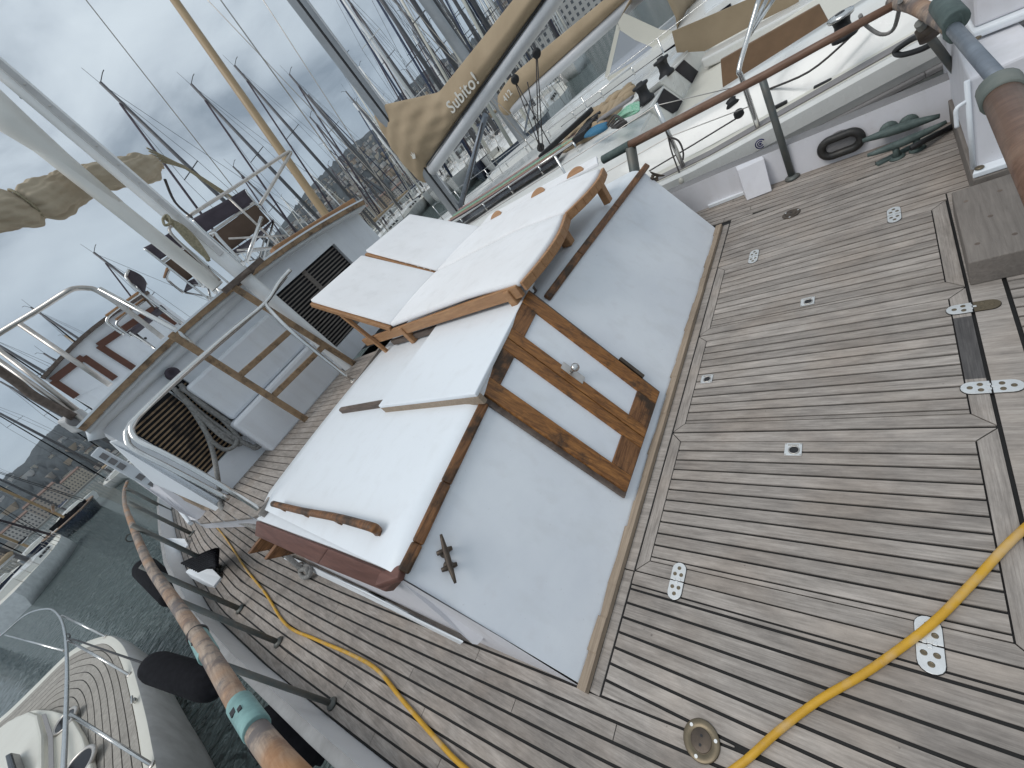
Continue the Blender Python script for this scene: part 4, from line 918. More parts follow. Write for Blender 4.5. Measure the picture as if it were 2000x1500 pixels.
# folding directors' chairs
BROWNC = paint('brown_canvas', (.13, .085, .06), .85, var=.15)
def dchair(tl, tr, br, bl, label):
    """back panel corners; the seat, arms and crossed legs follow from them"""
    tl, tr, br, bl = map(Vector, (tl, tr, br, bl)); ex = ((tr-tl)+(br-bl)); ex.z = 0; ex.normalize(); wd = (tr-tl).length
    fw = Vector((0, 0, 1)).cross(ex); base = (bl+br)/2; z0 = FZ+.02
    t = thing('folding_chair', (base.x, base.y, z0), label, 'chair', 'folding chairs on the wheelhouse roof')
    m = MB(); rows = []
    for i in range(5):
        s = i/4; rows.append([tl.lerp(bl, s).lerp(tr.lerp(br, s), k/8)+fw*.03*math.sin(math.pi*k/8)*(-1)+Vector((0, 0, -.012*math.sin(math.pi*k/8)*(1-s))) for k in range(9)])
    m.grid(rows); m.build('backrest', CHAIRF, t, solid=.008)
    sz = z0+(base.z-z0)*.58; hw = wd/2*.97
    m = MB(); m.grid([[base+ex*hw*(k/4*2-1)+fw*d+Vector((0, 0, sz-base.z-.02*math.sin(math.pi*k/4))) for k in range(5)] for d in (-.02, .2, .42)]); m.build('seat', CHAIRF, t, solid=.01)
    for s in (-1, 1):
        p = base+ex*hw*s
        m = MB(); m.tube(curve_pts([Vector((p.x, p.y, z0)), p+Vector((0, 0, .0)), (tr if s > 0 else tl)-Vector((0, 0, .01))], 3), .013, 8); m.build('back_post', STEEL, t)
        az_ = sz+.20; q = Vector((p.x, p.y, az_))
        m = MB(); m.tube(curve_pts([q, q+fw*.30+Vector((0, 0, .015)), q+fw*.42, q+fw*.45+Vector((0, 0, -.06)), q+fw*.45+Vector((0, 0, -.2))], 4), .014, 8); m.build('arm_tube', STEEL, t)
        m = MB(); m.bar(q+fw*.02+Vector((0, 0, .02)), q+fw*.40+Vector((0, 0, .03)), .045, .02); m.build('armrest', LOUNGEW, t, bevel=.005)
    m = MB(); p0, p1 = base-ex*hw*.95, base+ex*hw*.95; m.prism([Vector((p0.x, p0.y, base.z-.035)), Vector((p1.x, p1.y, base.z-.035)), Vector((p1.x, p1.y, sz+.02))+fw*.05, Vector((p0.x, p0.y, sz+.02))+fw*.05], fw*.012); m.build('lower_panel', BROWNC, t)
    m = MB(); m.bar(p0+Vector((0, 0, -.015)), p1+Vector((0, 0, -.015)), .03, .025); m.build('cross_bar', STEELD, t)
    for d in (.02, .40):
        for s in (-1, 1):
            a = base+ex*hw*s+fw*d; b = base-ex*hw*s+fw*d
            m = MB(); m.tube([Vector((a.x, a.y, sz-.01)), Vector((b.x, b.y, z0))], .012, 8); m.build('leg', STEEL, t)
    return t
def cy(y): return lambda u, v: P(u, v, 'y', y)
q = cy(5.6); dchair(q(375, 428), q(478, 369), q(499, 394), q(400, 455), 'dark canvas folding chair on the wheelhouse roof, just right of the white mast')
q = cy(5.7); dchair(q(280, 484), q(330, 455), q(362, 480), q(310, 509), 'dark canvas folding chair on the wheelhouse roof, behind the cream spar')
q1, q2 = cy(5.9), cy(6.4); dchair(q1(250, 525), q2(286, 553), q2(281, 578), q1(247, 548), 'dark canvas folding chair turned sideways on the roof, leftmost of the three')
# flybridge railings
t = thing('roof_railing', P(480, 515, 'y', 4.9), 'stainless steel railing with a triangular end on the wheelhouse roof', 'railing')
y_ = 5.2
m = MB(); m.tube(curve_pts([P(366, 424, 'y', y_), P(470, 358, 'y', y_), P(556, 301, 'y', y_), P(566, 298, 'y', y_), P(564, 306, 'y', y_), P(508, 400, 'y', y_)], 4), .018, 8); m.build('top_rail', STEELD, t)
m = MB(); m.tube([P(511, 424, 'y', 5.0), P(481, 512, 'y', 5.0)], .02, 8); m.build('stanchion', STEEL, t)
m = MB(); m.tube([P(440, 380, 'y', y_), P(545, 480, 'y', y_)], .014, 8); m.build('brace', STEELD, t)
m = MB(); m.tube([P(447, 466, 'y', y_), P(556, 460, 'y', y_)], .011, 8); m.build('wire', STEELD, t)
m = MB(); m.tube([P(463, 489, 'y', y_), P(530, 483, 'y', y_)], .011, 8); m.build('wire', STEELD, t)
m = MB(); m.tube(curve_pts([P(412, 460, 'y', 4.9), P(420, 456, 'y', 4.9), P(432, 470, 'y', 4.9), P(478, 518, 'y', 4.9)], 4), .018, 8); m.build('stanchion', STEEL, t)
t = thing('roof_railing', P(310, 655, 'y', 4.7), 'arched stainless steel railing on the port side of the wheelhouse roof', 'railing')
y_ = 4.75
m = MB(); m.tube(curve_pts([P(-60, 690, 'y', y_+.6), P(0, 650, 'y', y_+.4), P(70, 608, 'y', y_+.2), P(130, 570, 'y', y_), P(150, 563, 'y', y_), P(172, 563, 'y', y_), P(190, 568, 'y', y_), P(240, 600, 'y', y_), P(318, 660, 'y', y_)], 5), .021, 10); m.build('arch', STEELD, t)
m = MB(); m.tube([P(194, 564, 'y', 4.45), P(345, 645, 'y', 4.35), P(398, 692, 'y', 4.3)], .020, 10); m.build('stay', STEEL, t)
m = MB(); m.tube([P(40, 634, 'y', 4.9), P(215, 752, 'y', 4.7)], .021, 10); m.build('stanchion', STEELD, t)
m = MB(); m.tube([P(-20, 670, 'y', 4.7), P(150, 800, 'y', 4.5)], .017, 8); m.build('stanchion', STEELD, t)
m = MB(); m.tube([P(-20, 692, 'y', 4.6), P(165, 822, 'y', 4.5)], .017, 8); m.build('stanchion', STEELD, t)
for k, (y2, r_) in enumerate(((5.0, .013), (5.1, .013), (5.2, .012))):
    m = MB(); m.tube([P(330+28*k, 480+22*k, 'y', y2), P(396+24*k, 560+12*k, 'y', 4.6)], r_, 8); m.build('rail_bar', STEEL, t)
m = MB(); m.tube(curve_pts([P(-30, 705, 'y', 4.5), P(30, 745, 'y', 4.5), P(70, 775, 'y', 4.5), P(145, 815, 'y', 4.5)], 4), [.03]*13, 10); tag(m.build('wooden_boathook', DARKW), 'weathered wooden boathook lashed to the port roof railing', 'boathook')

# ================================================================== WOODEN STEP AND WHITE LOCKER AT THE STERN
t = thing('wooden_step', P(1890, 560, 'z', 0), 'heavy grey weathered wooden step block below the white locker', 'step')
a, b = P(1902, 571, 'z', .001), P(1876, 400, 'z', .001)
top = [P(1891, 514, 'z', .105), P(1858, 376, 'z', .105), P(1975, 338, 'z', .105), P(2030, 480, 'z', .105)]
m = MB(); m.prism(top, (0, 0, -.104)); m.build('block', GREYW, t, bevel=.004)
for s, r_ in ((.2, .2), (.2, .75), (.8, .2), (.8, .75), (.5, .5)):
    p = top[0]*(1-s)*(1-r_)+top[1]*s*(1-r_)+top[2]*s*r_+top[3]*(1-s)*r_; m = MB(); m.lathe([(.007, 0), (.007, .0006)], p, n=10); m.build('plug', DARKW, t)
LX = 2.455
t = thing('stern_locker', P(1905, 340, 'z', .1), 'white painted steel locker with a flanged top beside the stern rail', 'locker')
f0, f1 = P(1905, 335, 'z', .115), P(2040, 290, 'z', .115)
ct = PV(f0, 1913, 150); 
xA = f0.x; yA = f0.y; dirr = (f1-f0); dirr.z = 0
H_ = .375
m = MB(); m.prism([f0, f1, f1+Vector((1.2, .06, 0)), f0+Vector((1.1, .0, 0))], (0, 0, H_)); m.build('body', BULW, t, bevel=.01)
m = MB(); k = dirr.normalized()*.03; b0 = f0+Vector((-.045, .012, -.004)); b1 = f1+Vector((-.045, .012, -.004))
m.prism([b0, b1, f1, f0], (0, 0, .022)); m.build('base_plate', WHITE, t, bevel=.004)
m = MB(); m.prism([f0+Vector((-.05, .012, -.12)), f1+Vector((-.05, .012, -.12)), f1+Vector((1.2, .06, -.12)), f0+Vector((1.1, .012, -.12))], (0, 0, .114)); m.build('plinth', GREYW, t, bevel=.004)
zt_ = .115+H_
u0, u1 = P(1899, 80, 'z', .50), P(2040, 25, 'z', .50)
m = MB(); m.prism([u0, u1, u1+Vector((1.1, .0, 0)), u0+Vector((1.0, .02, 0))], (0, 0, .03)); m.build('upper_flange', WHITE, t, bevel=.008)
m = MB(); m.prism([u0+Vector((.03, -.01, .031)), u1+Vector((.03, -.01, .031)), u1+Vector((1.1, .0, .031)), u0+Vector((1.0, 0, .031))], (0, 0, .5)); m.build('upper_box', BULW, t, bevel=.01)
for p in (P(1913, 328, 'z', .138), P(1907, 76, 'z', .532)):
    m = MB(); m.lathe([(.014, 0), (.013, .004), (.008, .006)], p, n=14); m.build('bolt', BRASSP, t)
m = MB(); p = f0+Vector((0, 0, .03)); m.tube([f0+Vector((-.006, .006, .02)), f0+Vector((-.006, .006, H_))], .008, 8); m.build('corner_rod', WHITE, t)
m = MB(); p = PV(f0, 1905, 190); q = PV(f0, 1903, 232); m.tube(curve_pts([p, p+Vector((-.015, .035, -.005)), (p+q)/2+Vector((-.015, .04, 0)), q+Vector((-.015, .04, 0))], 4), .007, 8); m.build('hook', WHITE, t)
# ================================================================== THE YACHT ON OUR STARBOARD SIDE
def text_mesh(txt, size, origin, right, up, mat, name, parent, ext=.004):
    cu = bpy.data.curves.new(name, 'FONT'); cu.body = txt; cu.size = size; cu.extrude = ext; cu.resolution_u = 4; cu.space_character = 1.06; cu.offset = size*.008
    ob = bpy.data.objects.new(name, cu); COL.objects.link(ob)
    dg = bpy.context.evaluated_depsgraph_get(); me = bpy.data.meshes.new_from_object(ob.evaluated_get(dg)); bpy.data.objects.remove(ob); bpy.data.curves.remove(cu)
    right, up = Vector(right).normalized(), Vector(up); up = (up-right*up.dot(right)).normalized(); n = right.cross(up)
    mtx = Matrix((right, up, n)).transposed().to_4x4(); mtx.translation = Vector(origin)-wloc(parent); me.transform(mtx)
    me.materials.clear(); me.materials.append(mat); o = bpy.data.objects.new(name, me); COL.objects.link(o); o.parent = parent; return o
ya = thing('sailing_yacht', (6.0, 3.0, -1.3), 'large white sailing yacht moored alongside to starboard, lettered Subito! on its beige boom cover', 'sailing yacht')
def outline(s):                            # (half width, y) from stern to bow
    y = -1.9+15.4*s; k = 1 if s < .35 else max(0, 1-((s-.35)/.65)**2.1)
    return 2.5*k*(.93+.07*min(1, s/.2)), y
XC = 6.0
def hull_rows(side, n=26):
    rows = []
    for i in range(n+1):
        h, y = outline(i/n); z = .20+.045*max(0, (1.1-y))*(1 if y < 1.1 else 0)+.014*max(0, y-1.1)
        x = XC+side*h
        rows.append([(XC+side*max(0, h-.10), y, z+.0), (XC+side*max(0, h-.035), y, z+.012), (x, y, z-.006), (x+side*.004, y, z-.10), (x-side*.04, y, z-.2), (x-side*.10*1, y, z-.75), (XC+side*max(0, h-.35), y, -1.6)])
    return rows
m = MB()
for sd in (-1, 1): m.grid(hull_rows(sd, 60), smooth=False)
a, b = hull_rows(-1)[0], hull_rows(1)[0]
for i in range(6): m.poly([a[i], a[i+1], b[i+1], b[i]])
m.build('hull', GEL, ya)
m = MB()
L_, R2 = hull_rows(-1), hull_rows(1)
rows = [[Vector(l[0]), Vector(l[0]).lerp(Vector(r[0]), .5)+Vector((0, 0, .0)), Vector(r[0])] for l, r in zip(L_, R2)]
m.grid(rows, smooth=False); m.build('deck', CREAM, ya)
m = MB()
for l0, l1 in zip(L_[1:16], L_[2:17]):
    a, b = Vector(l0[0]), Vector(l1[0]); m.prism([a+Vector((.02, 0, .004)), b+Vector((.02, 0, .004)), b+Vector((.12, 0, .004)), a+Vector((.12, 0, .004))], (0, 0, .004))
m.build('nonskid_strip', NONSK, ya)
m = MB()
for l0, l1 in zip(L_[0:16], L_[1:17]):
    a, b = Vector(l0[3]), Vector(l1[3]); m.bar(a+Vector((.004, 0, -.07)), b+Vector((.004, 0, -.07)), .034, .035)
m.build('rubbing_strake', NONSK, ya, bevel=.008)
# emblem on the hull side
c = P(1485, 281, 'x', 3.482); INKB = paint('navy_ink', (.03, .03, .14), .5)
m = MB(); r = .030
for rr, a0, a1 in ((1, .5, 5.2), (.55, .6, 5.6), (.16, 0, 6.2)):
    m.tube([c+Vector((0, -rr*r*math.cos(q), rr*r*math.sin(q))) for q in [a0+(a1-a0)*k/16 for k in range(17)]], .004, 6)
m.build('emblem', INKB, ya)
# coamings and cockpit
def cx_(y): return 4.12
m = MB()
for sgn in (-1, 1):
    X = lambda d: XC+sgn*d
    prof = [(2.16, .205), (2.02, .34), (1.97, .42), (1.90, .445), (1.74, .445), (1.68, .40), (1.62, -.10)]
    m.grid([[(X(d), y, z+.03*(1.1-y)*(y < 1.1)) for d, z in prof] for y in (-1.7, -.6, .3, 1.1, 2.0, 2.6)])
m.prism([(4.3, -1.7, -.1), (7.7, -1.7, -.1), (7.7, 2.0, -.1), (4.3, 2.0, -.1)], (0, 0, -.03))
m.build('coaming', GEL, ya)
m = MB(); xx = 5.0
q = [P(1407, 117, 'x', xx), P(1600, 8, 'x', xx), P(1623, 50, 'x', xx), P(1600, 90, 'x', xx), P(1413, 190, 'x', xx)]
m.prism(q, (.03, 0, 0)); m.build('table_leaf', PLY, ya, bevel=.006)
m = MB(); q = [P(1368, 118, 'x', 6.4), P(1590, 0, 'x', 6.4), P(1640, -25, 'x', 6.4), P(1640, 10, 'x', 6.4), P(1400, 125, 'x', 6.4), P(1375, 135, 'x', 6.4)]; m.prism(q, (.3, 0, 0)); m.build('cockpit_bench', GEL, ya, bevel=.02)
# cabin
m = MB(); rows = []
for y, w_, z in ((1.75, 1.72, .47), (2.4, 1.72, .52), (4, 1.62, .54), (6.5, 1.3, .48), (8.2, .9, .36), (8.9, .6, .24)):
    rows.append([(XC+s_*w_*a, y, .22+(z-.22)*b) for s_, a, b in ((-1, 1.08, -.2), (-1, 1.0, .8), (-1, .92, 1.0), (0, 0, 1.12), (1, .92, 1.0), (1, 1.0, .8), (1, 1.08, -.2))])
V = m.grid(rows); m.bm.faces.new(V[0]); m.build('cabin_top', GEL, ya)
m = MB(); rows = [[(XC-1.30+.02, y, .60-.01*abs(y-4)), (XC-.95, y, .615-.01*abs(y-4))] for y in (2.9, 4, 5, 6)]; m.grid(rows); m.build('cabin_window', DARKG, ya)
# instrument pods by the companionway
YP = 1.72
PODG = paint('matt_dark_screen', (.016, .014, .022), .35, spec=.04)
def pd(u, v, d=0): return P(u, v, 'y', YP+d)
m = MB(); m.prism([pd(1270, 208), pd(1297, 166), pd(1350, 204), pd(1330, 232), pd(1300, 240)], (0, .35, -.03)); o = m.build('instrument_pod', GEL, ya, bevel=.015)
m = MB(); m.prism([pd(1281, 202, -.002), pd(1296, 173, -.002), pd(1341, 204, -.002), pd(1314, 222, -.002)], (0, -.006, 0)); m.build('pod_screen', PODG, o)
m = MB(); m.prism([pd(1288, 158), pd(1310, 138), pd(1346, 101), pd(1372, 112), pd(1378, 150), pd(1372, 190), pd(1340, 196)], (0, .35, -.03)); o = m.build('instrument_pod', GEL, ya, bevel=.015)
m = MB(); m.prism([pd(1318, 136, -.002), pd(1335, 117, -.002), pd(1376, 151, -.002), pd(1362, 171, -.002)], (0, -.006, 0)); m.build('pod_screen', PODG, o)
m = MB(); m.prism([(4.35, 1.74, -.1), (7.6, 1.74, -.1), (7.6, 1.74, .45), (4.35, 1.74, .45)], (0, .03, 0)); m.build('bulkhead', GEL, ya)
# winches
def winch(p, r, h, label=None, chrome=False):
    m = MB(); m.lathe([(r*1.15, 0), (r*1.15, h*.14), (r*.80, h*.28), (r*.70, h*.55), (r*.80, h*.74), (r*1.12, h*.80), (r*1.12, h*.9), (r*.5, h*.93), (r*.42, h)], p, n=22)
    o = m.build('winch', BLACK, ya)
    if chrome:
        m = MB(); m.lathe([(r*1.16, h*.80), (r*1.2, h*.85), (r*1.16, h*.92), (r*.5, h*.96)], p+Vector((0, 0, .004)), n=22); m.build('winch_top', STEEL, o)
winch(P(1264, 198, 'z', .53), .075, .20); winch(P(1303, 148, 'z', .54), .075, .20); winch(P(1650, 74, 'z', .47), .055, .14, chrome=True)
# beige halyard bag heap with coloured rope ends on the cabin top
t = thing('halyard_bag', P(1150, 265, 'z', .55), 'heap of beige canvas halyard bags with green and blue rope on the neighbouring cabin top', 'canvas bag')
def lump(name, mat, pts, z, h, par):
    q = [P(u, v, 'z', z) for u, v in pts]; c = sum(q, Vector())/len(q); n = len(q); rows = [q]
    for s, k in ((.93, .6), (.72, .95), (.4, 1.0), (.12, .9)):
        rows.append([c.lerp(p, s*(1+.10*math.sin(i*2.3+k*9)))+Vector((0, 0, h*k*(1+.25*math.sin(i*1.7+s*6)))) for i, p in enumerate(q)])
    m = MB(); V = m.grid(rows, closed=True); m.bm.faces.new(V[-1]); return m.build(name, mat, par, sub=1)
rr_ = random.Random(3)
m = MB()
for k in range(12):                        # crumpled folds of canvas
    o_ = rr_.uniform(-1, 1); f = [(1098, 292), (1122, 268), (1150, 245), (1178, 222), (1206, 192), (1236, 168)]
    pts = [P(u+o_*16*math.sin((i+.4)/5.8*math.pi)+rr_.uniform(-4, 4), v+o_*13*math.sin((i+.4)/5.8*math.pi)+rr_.uniform(-4, 4), 'z', .53+.05*(1-abs(o_))+rr_.uniform(0, .04)) for i, (u, v) in enumerate(f)]
    cp = curve_pts(pts, 5); m.tube(cp, [max(.012, (.052+.02*math.sin(i*1.3+k))*(.45+.55*math.sin((i+.5)/(len(cp))*math.pi))) for i in range(len(cp))], 10)
m.build('canvas', SAILC, t)
BLUEC = paint('blue_cloth', (.05, .20, .34), .7)
m = MB()
for k in range(4): m.tube(curve_pts([P(1142+k*3, 268-k, 'z', .64), P(1160+k*4, 252+k, 'z', .66), P(1186, 240+k*3, 'z', .64)], 4), [.012, .02, .024, .026, .026, .026, .022, .018, .012], 8)
m.build('blue_bag', BLUEC, t)
m = MB(); m.bar(P(1168, 236, 'z', .64), P(1236, 190, 'z', .64), .10, .03); m.build('open_flap', NONSK, t, bevel=.01)
m = MB()
for k in range(7):
    m.tube(curve_pts([P(1205+random.uniform(-3, 3), 226+k*1.5, 'z', .63), P(1225, 208+k*2, 'z', .67), P(1248, 200+k*2.4, 'z', .64), P(1232+k, 216+k, 'z', .64), P(1203, 229+k, 'z', .62)], 4), .009, 6)
m.build('green_line', ROPEG, t)
m = MB()
for k in range(5): m.tube(curve_pts([P(1185+k*4, 245+k, 'z', .64), P(1200+k*5, 225+3*k, 'z', .68), P(1215+k*2, 236+2*k, 'z', .63), P(1195+3*k, 250, 'z', .62)], 4), .010, 6)
m.build('dark_line', ROPEK, t)
# deck gear: stanchions, lifelines, blocks, sheets
def foot_top(f, tp, px, mat, name, par, z=.215):
    a = P(*f, 'z', z); b = PV(a, *tp); m = MB(); m.tube([a, b], rad(a, px), 8); m.build(name, mat, par); return a, b
a, b = foot_top((1334, 325), (1277, 206), 9, STEEL, 'stanchion', ya)
A2 = P(1480, 247, 'z', .23)
m = MB(); up = PV(A2, 1444, 158); m.tube(curve_pts([A2, up, PV(A2, 1440, 138), P(1460, 75, 'x', A2.x+.12), P(1483, -4, 'x', A2.x+.25)], 4), .017, 8); m.build('pushpit', STEEL, ya)
for du in (16, 30):
    m = MB(); m.tube([P(1458, 78, 'x', A2.x+.14), P(1483+du, -4, 'x', A2.x+.3)], .014, 8); m.build('pushpit_bar', STEEL, ya)
for h in (.98, .5):
    q0 = a.lerp(b, h); m = MB(); m.tube([q0+Vector((.9, 7, .1)), q0+Vector((.02, 2.2, 0)), q0, A2.lerp(up, h*.9)], .0035, 6); m.build('lifeline', STEELD, ya)
for (p0, p1, p2) in (((1255, 308), (1335, 256), (1418, 207)), ((1268, 334), (1355, 282), (1447, 226)), ((1447, 220), (1520, 160), (1597, 92))):
    m = MB(); m.tube([P(*p0, 'z', .27), P(*p1, 'z', .30), P(*p2, 'z', .32)], .006, 6); m.build('sheet', ROPEK, ya)
m = MB(); m.tube(curve_pts([P(1472, 186, 'z', .33), P(1505, 173, 'z', .34), P(1580, 140, 'z', .36), P(1650, 82, 'z', .40), P(1700, 30, 'z', .45)], 4), .0075, 6); m.build('sheet', ROPEK, ya)
for (u, v, r) in ((1432, 203, .052), (1443, 222, .034)):
    p = P(u, v, 'z', .36); m = MB(); m.lathe([(r*.7, -r*.5), (r, -r*.35), (r*.8, -.1*r), (r*.8, .1*r), (r, r*.35), (r*.7, r*.5)], p, (1, .2, .5), n=18); m.build('block', BLACK, ya)
m = MB(); m.tube(curve_pts([P(1305, 268, 'x', 3.62), P(1313, 300, 'x', 3.6), P(1330, 345, 'x', 3.56)], 4), .006, 6); m.tube(curve_pts([P(1308, 268, 'x', 3.62), P(1325, 275, 'x', 3.6), P(1334, 295, 'x', 3.6), P(1334, 312, 'x', 3.6)], 4), .007, 6)
m.build('fender_line', ROPEK, ya)
m = MB(); m.lathe([(.004, -.03), (.016, -.02), (.02, .01), (.006, .03)], P(1331, 354, 'x', 3.5), (.1, 0, 1), n=12); m.build('fender_tip', CREAM, ya)
t = thing('rope_loop', P(1715, 60, 'z', .5), 'grey brown rope looped over the varnished starboard handrail', 'rope')
m = MB(); m.tube(curve_pts([P(1680, 30, 'z', .66), P(1690, 48, 'z', .58), P(1720, 67, 'z', .5), P(1745, 57, 'z', .5), P(1757, 14, 'z', .64), P(1758, 2, 'z', .74)], 5), .009, 8); m.build('line', ROPE, t)
m = MB(); m.tube(curve_pts([P(1822, 78, 'z', .42), P(1792, 72, 'z', .42), P(1758, 92, 'z', .36), P(1748, 102, 'z', .33), P(1762, 107, 'z', .33), P(1800, 96, 'z', .36), P(1826, 82, 'z', .40)], 5), .014, 8); tag(m.build('black_strop', BLACK), 'stiff black rubber strop looped round the aft starboard rail post', 'strop')
# halyards led aft over the cabin top, deck eyes, stanchions forward
REDR = paint('red_fleck_rope', (.35, .10, .09), .8, col2=(.5, .42, .38), scale=90)
for k, mt in enumerate((ROPEK, REDR, ROPEB, ROPEG, ROPE, REDR)):
    m = MB(); x_ = 5.0+.10*k; m.tube(curve_pts([(x_+.25, 5.7, .64), (x_+.06, 4.6, .635), (x_, 3.4, .625), (x_-.02, 2.3, .60)], 4), .010, 6); m.build('halyard', mt, ya)
    m = MB(); m.box((x_, 2.62, .63), (.075, .20, .075)); m.build('rope_clutch', BLACK, ya, bevel=.01)
for u, v in ((1522, 207), (1607, 165)):
    p = P(u, v, 'z', .23); m = MB(); m.box(p, (.03, .10, .03), rz=-.1); m.build('deck_eye', BLACK, ya, bevel=.006)
for y_s in (2.2, 4.0, 5.8, 7.6):
    h_, _y = outline((y_s+1.9)/15.4); q_ = Vector((XC-h_+.12, y_s, .22)); m = MB(); m.tube([q_, q_+Vector((0, 0, .62))], .013, 6); m.build('stanchion', STEEL, ya)
m = MB()
for k in range(9):
    an = k*.7; m.tube(curve_pts([(4.55+.05*math.cos(an), .5+.35*math.sin(k*1.9), -.05+.02*k), (4.8, .2+.1*k, .05+.012*k), (5.0+.05*k, .7+.05*math.sin(k), -.04), (4.7, 1.0-.06*k, .03)], 4), .012, 6)
m.build('sheet_pile', ROPE, ya)
# spray hood
sx_ = P(1184, 152, 'z', .54).x
def S_(u, v, d=0): return P(u, v, 'x', sx_+d)
t = thing('spray_hood', S_(1240, 120), 'beige canvas spray hood with a clear side window on the neighbouring yacht', 'spray hood')
bl_, tl_, tr_, br_ = S_(1184, 152), S_(1207, 48), S_(1325, 85), S_(1315, 98)
m = MB(); m.poly([S_(1189, 149), S_(1210, 58), S_(1240, 78), S_(1276, 93), S_(1262, 104), S_(1225, 128)]); m.build('window', PLASTIC, t, solid=.004)
m = MB(); m.poly([S_(1210, 58), S_(1207, 44), S_(1218, 25), S_(1290, 58), S_(1322, 60), S_(1318, 72), S_(1276, 93), S_(1240, 78)]); m.poly([S_(1184, 153), S_(1189, 149), S_(1225, 128), S_(1262, 104), S_(1276, 93), S_(1318, 72), S_(1312, 92), S_(1262, 115), S_(1225, 140), S_(1190, 158)]); m.poly([S_(1181, 150), S_(1205, 46), S_(1211, 56), S_(1189, 151)])
m.build('side_canvas', CREAM, t, solid=.006)
m = MB(); rows = []
for (u, v) in ((1207, 46), (1218, 22), (1240, -15), (1300, -8), (1320, 35), (1323, 62)):
    p = S_(u, v); rows.append([p, p+Vector((.35, .0, .05)), p+Vector((1.0, 0, .09)), p+Vector((1.7, 0, .05)), p+Vector((2.1, 0, -.02))])
m.grid(rows); m.build('top_canvas', SAILC, t, solid=.006)
m = MB(); q = [P(1322, 103, 'x', 6.7), P(1312, 62, 'x', 6.7), P(1470, -5, 'x', 6.7), P(1560, -40, 'x', 6.7), P(1560, 5, 'x', 6.7), P(1475, 46, 'x', 6.7), P(1376, 100, 'x', 6.7)]; m.prism(q, (.02, 0, 0)); m.build('cockpit_cover', SAILC, t)
# mast, boom, sail cover
MX, MYY = 5.99, 6.0
m = MB(); n = 16
def sect(par, a, b, wx, wy, mat, name):
    m = MB(); m.grid([[Vector(p)+Vector((wx*math.cos(2*math.pi*k/16), wy*math.sin(2*math.pi*k/16), 0)) for k in range(16)] for p in (a, b)], closed=True); return m.build(name, mat, par)
mast = sect(ya, (MX, MYY, .45), (MX, 5.66, 19), .10, .155, ALU, 'mast')
m = MB(); m.bar((MX, MYY-.16, .9), (MX, 5.52, 18.8), .03, .02, (0, 1, 0)); m.build('mast_track', ALUW, mast)
m = MB(); m.bar((MX-.085, MYY-.09, .5), (MX-.085, 5.59, 18), .03, .02, (1, 0, 0)); m.build('conduit', BLACK, mast)
for z in (7.2, 12):
    m = MB(); m.bar((MX-.9, 5.7, z+.1), (MX+.9, 5.7, z+.1), .07, .03); m.build('spreader', ALU, mast)
for s in (-1, 1):
    m = MB(); m.tube([(MX+s*2.2, 5.3, .25), (MX+s*.9, 5.7, 7.3), (MX+s*.6, 5.7, 12.1), (MX, 5.7, 18.6)], .008, 6); m.build('shroud', STEELD, mast)
    m = MB(); m.tube([(MX+s*2.1, 5.0, .25), (MX+s*.1, 5.8, 7.2)], .007, 6); m.build('lower_shroud', STEELD, mast)
m = MB(); m.tube([(MX, 13.3, .4), (MX, 5.7, 18.7)], [.010]*2, 6); m.build('forestay', STEELD, mast)
def Bm(u, v, d=0): return P(u, v, 'x', MX+d)
top = [Bm(759, 226), Bm(772, 224), Bm(792, 224), Bm(818, 228), Bm(850, 189), Bm(913, 112), Bm(1000, 2)]
bot = [Bm(760, 252), Bm(782, 286), Bm(824, 341), Bm(850, 308), Bm(867, 280), Bm(937, 185), Bm(1067, 0)]
zb = lambda y: 1.50+.075*(5.9-y)
bz0, bz1 = Bm(867, 280), Bm(1067, 0)
def lin(p, q, y): return p.z+(q.z-p.z)*(y-p.y)/(q.y-p.y)
tp0, tp1 = Bm(850, 189), Bm(1000, 2)
boom_b0, boom_b1 = Bm(857, 333), Bm(1102, 0)
rows = []
ys = [6.20-.065*i for i in range(27)]+[4.4-.2*i for i in range(21)]
for y in ys:
    zb_ = lin(bz0, bz1, min(y, 5.9)); zt2 = lin(tp0, tp1, y)
    k = max(0, (y-4.75)/1.2)
    if y > 4.75: zt2 = lin(tp0, tp1, 4.75)+.85*min(1, k)*(1 if y < 6.0 else .95)*.62
    if y > 5.75: zb_ = zb_-.22*(y-5.75)/.45
    wd = .17 if y < 5 else .17+.02*k
    row = []
    for i in range(36):
        th = 2*math.pi*i/36; c_, s_ = math.cos(th), math.sin(th); zz = (zb_+zt2)/2+(zt2-zb_)/2*s_
        taper = 1.0 if s_ < -.2 else 1.0-.62*((s_+.2)/1.2)
        wr = .010*math.sin(7*zz+y*9)+((.022*math.sin(20*zz+11*y+2*math.sin(3*y))+.014*math.sin(34*zz-9*y)) if y > 4.75 else .008*math.sin(5*y)+.008*math.sin(9*zz-6*y))
        row.append((MX+(wd*taper+wr)*c_, y, zz))
    rows.append(row)
m = MB(); V = m.grid(rows, closed=True); m.bm.faces.new(V[0]); m.bm.faces.new(V[-1][::-1]); cov = m.build('boom_cover', SAILC, ya, sub=1)
m = MB(); r_ = []
for y in (5.85, 5.5, 4, 2.5, 1, .2):
    zt2, zb2 = lin(bz0, bz1, y)+.02, lin(boom_b0, boom_b1, y); r_.append([(MX+.11*math.cos(2*math.pi*k/16), y, (zt2+zb2)/2+(zt2-zb2)/2*math.sin(2*math.pi*k/16)) for k in range(16)])
V = m.grid(r_, closed=True); m.bm.faces.new(V[0]); m.bm.faces.new(V[-1]); m.build('boom', ALUW, ya)
m = MB(); m.tube([(MX-.10, y, lin(bz0, bz1, y)+.012) for y in (5.8, 4.5, 3, 1.5, .3)], .014, 6); m.build('gap_shade_line', BLACK, cov)  # black tube standing in for the shade in the gap between cover and boom
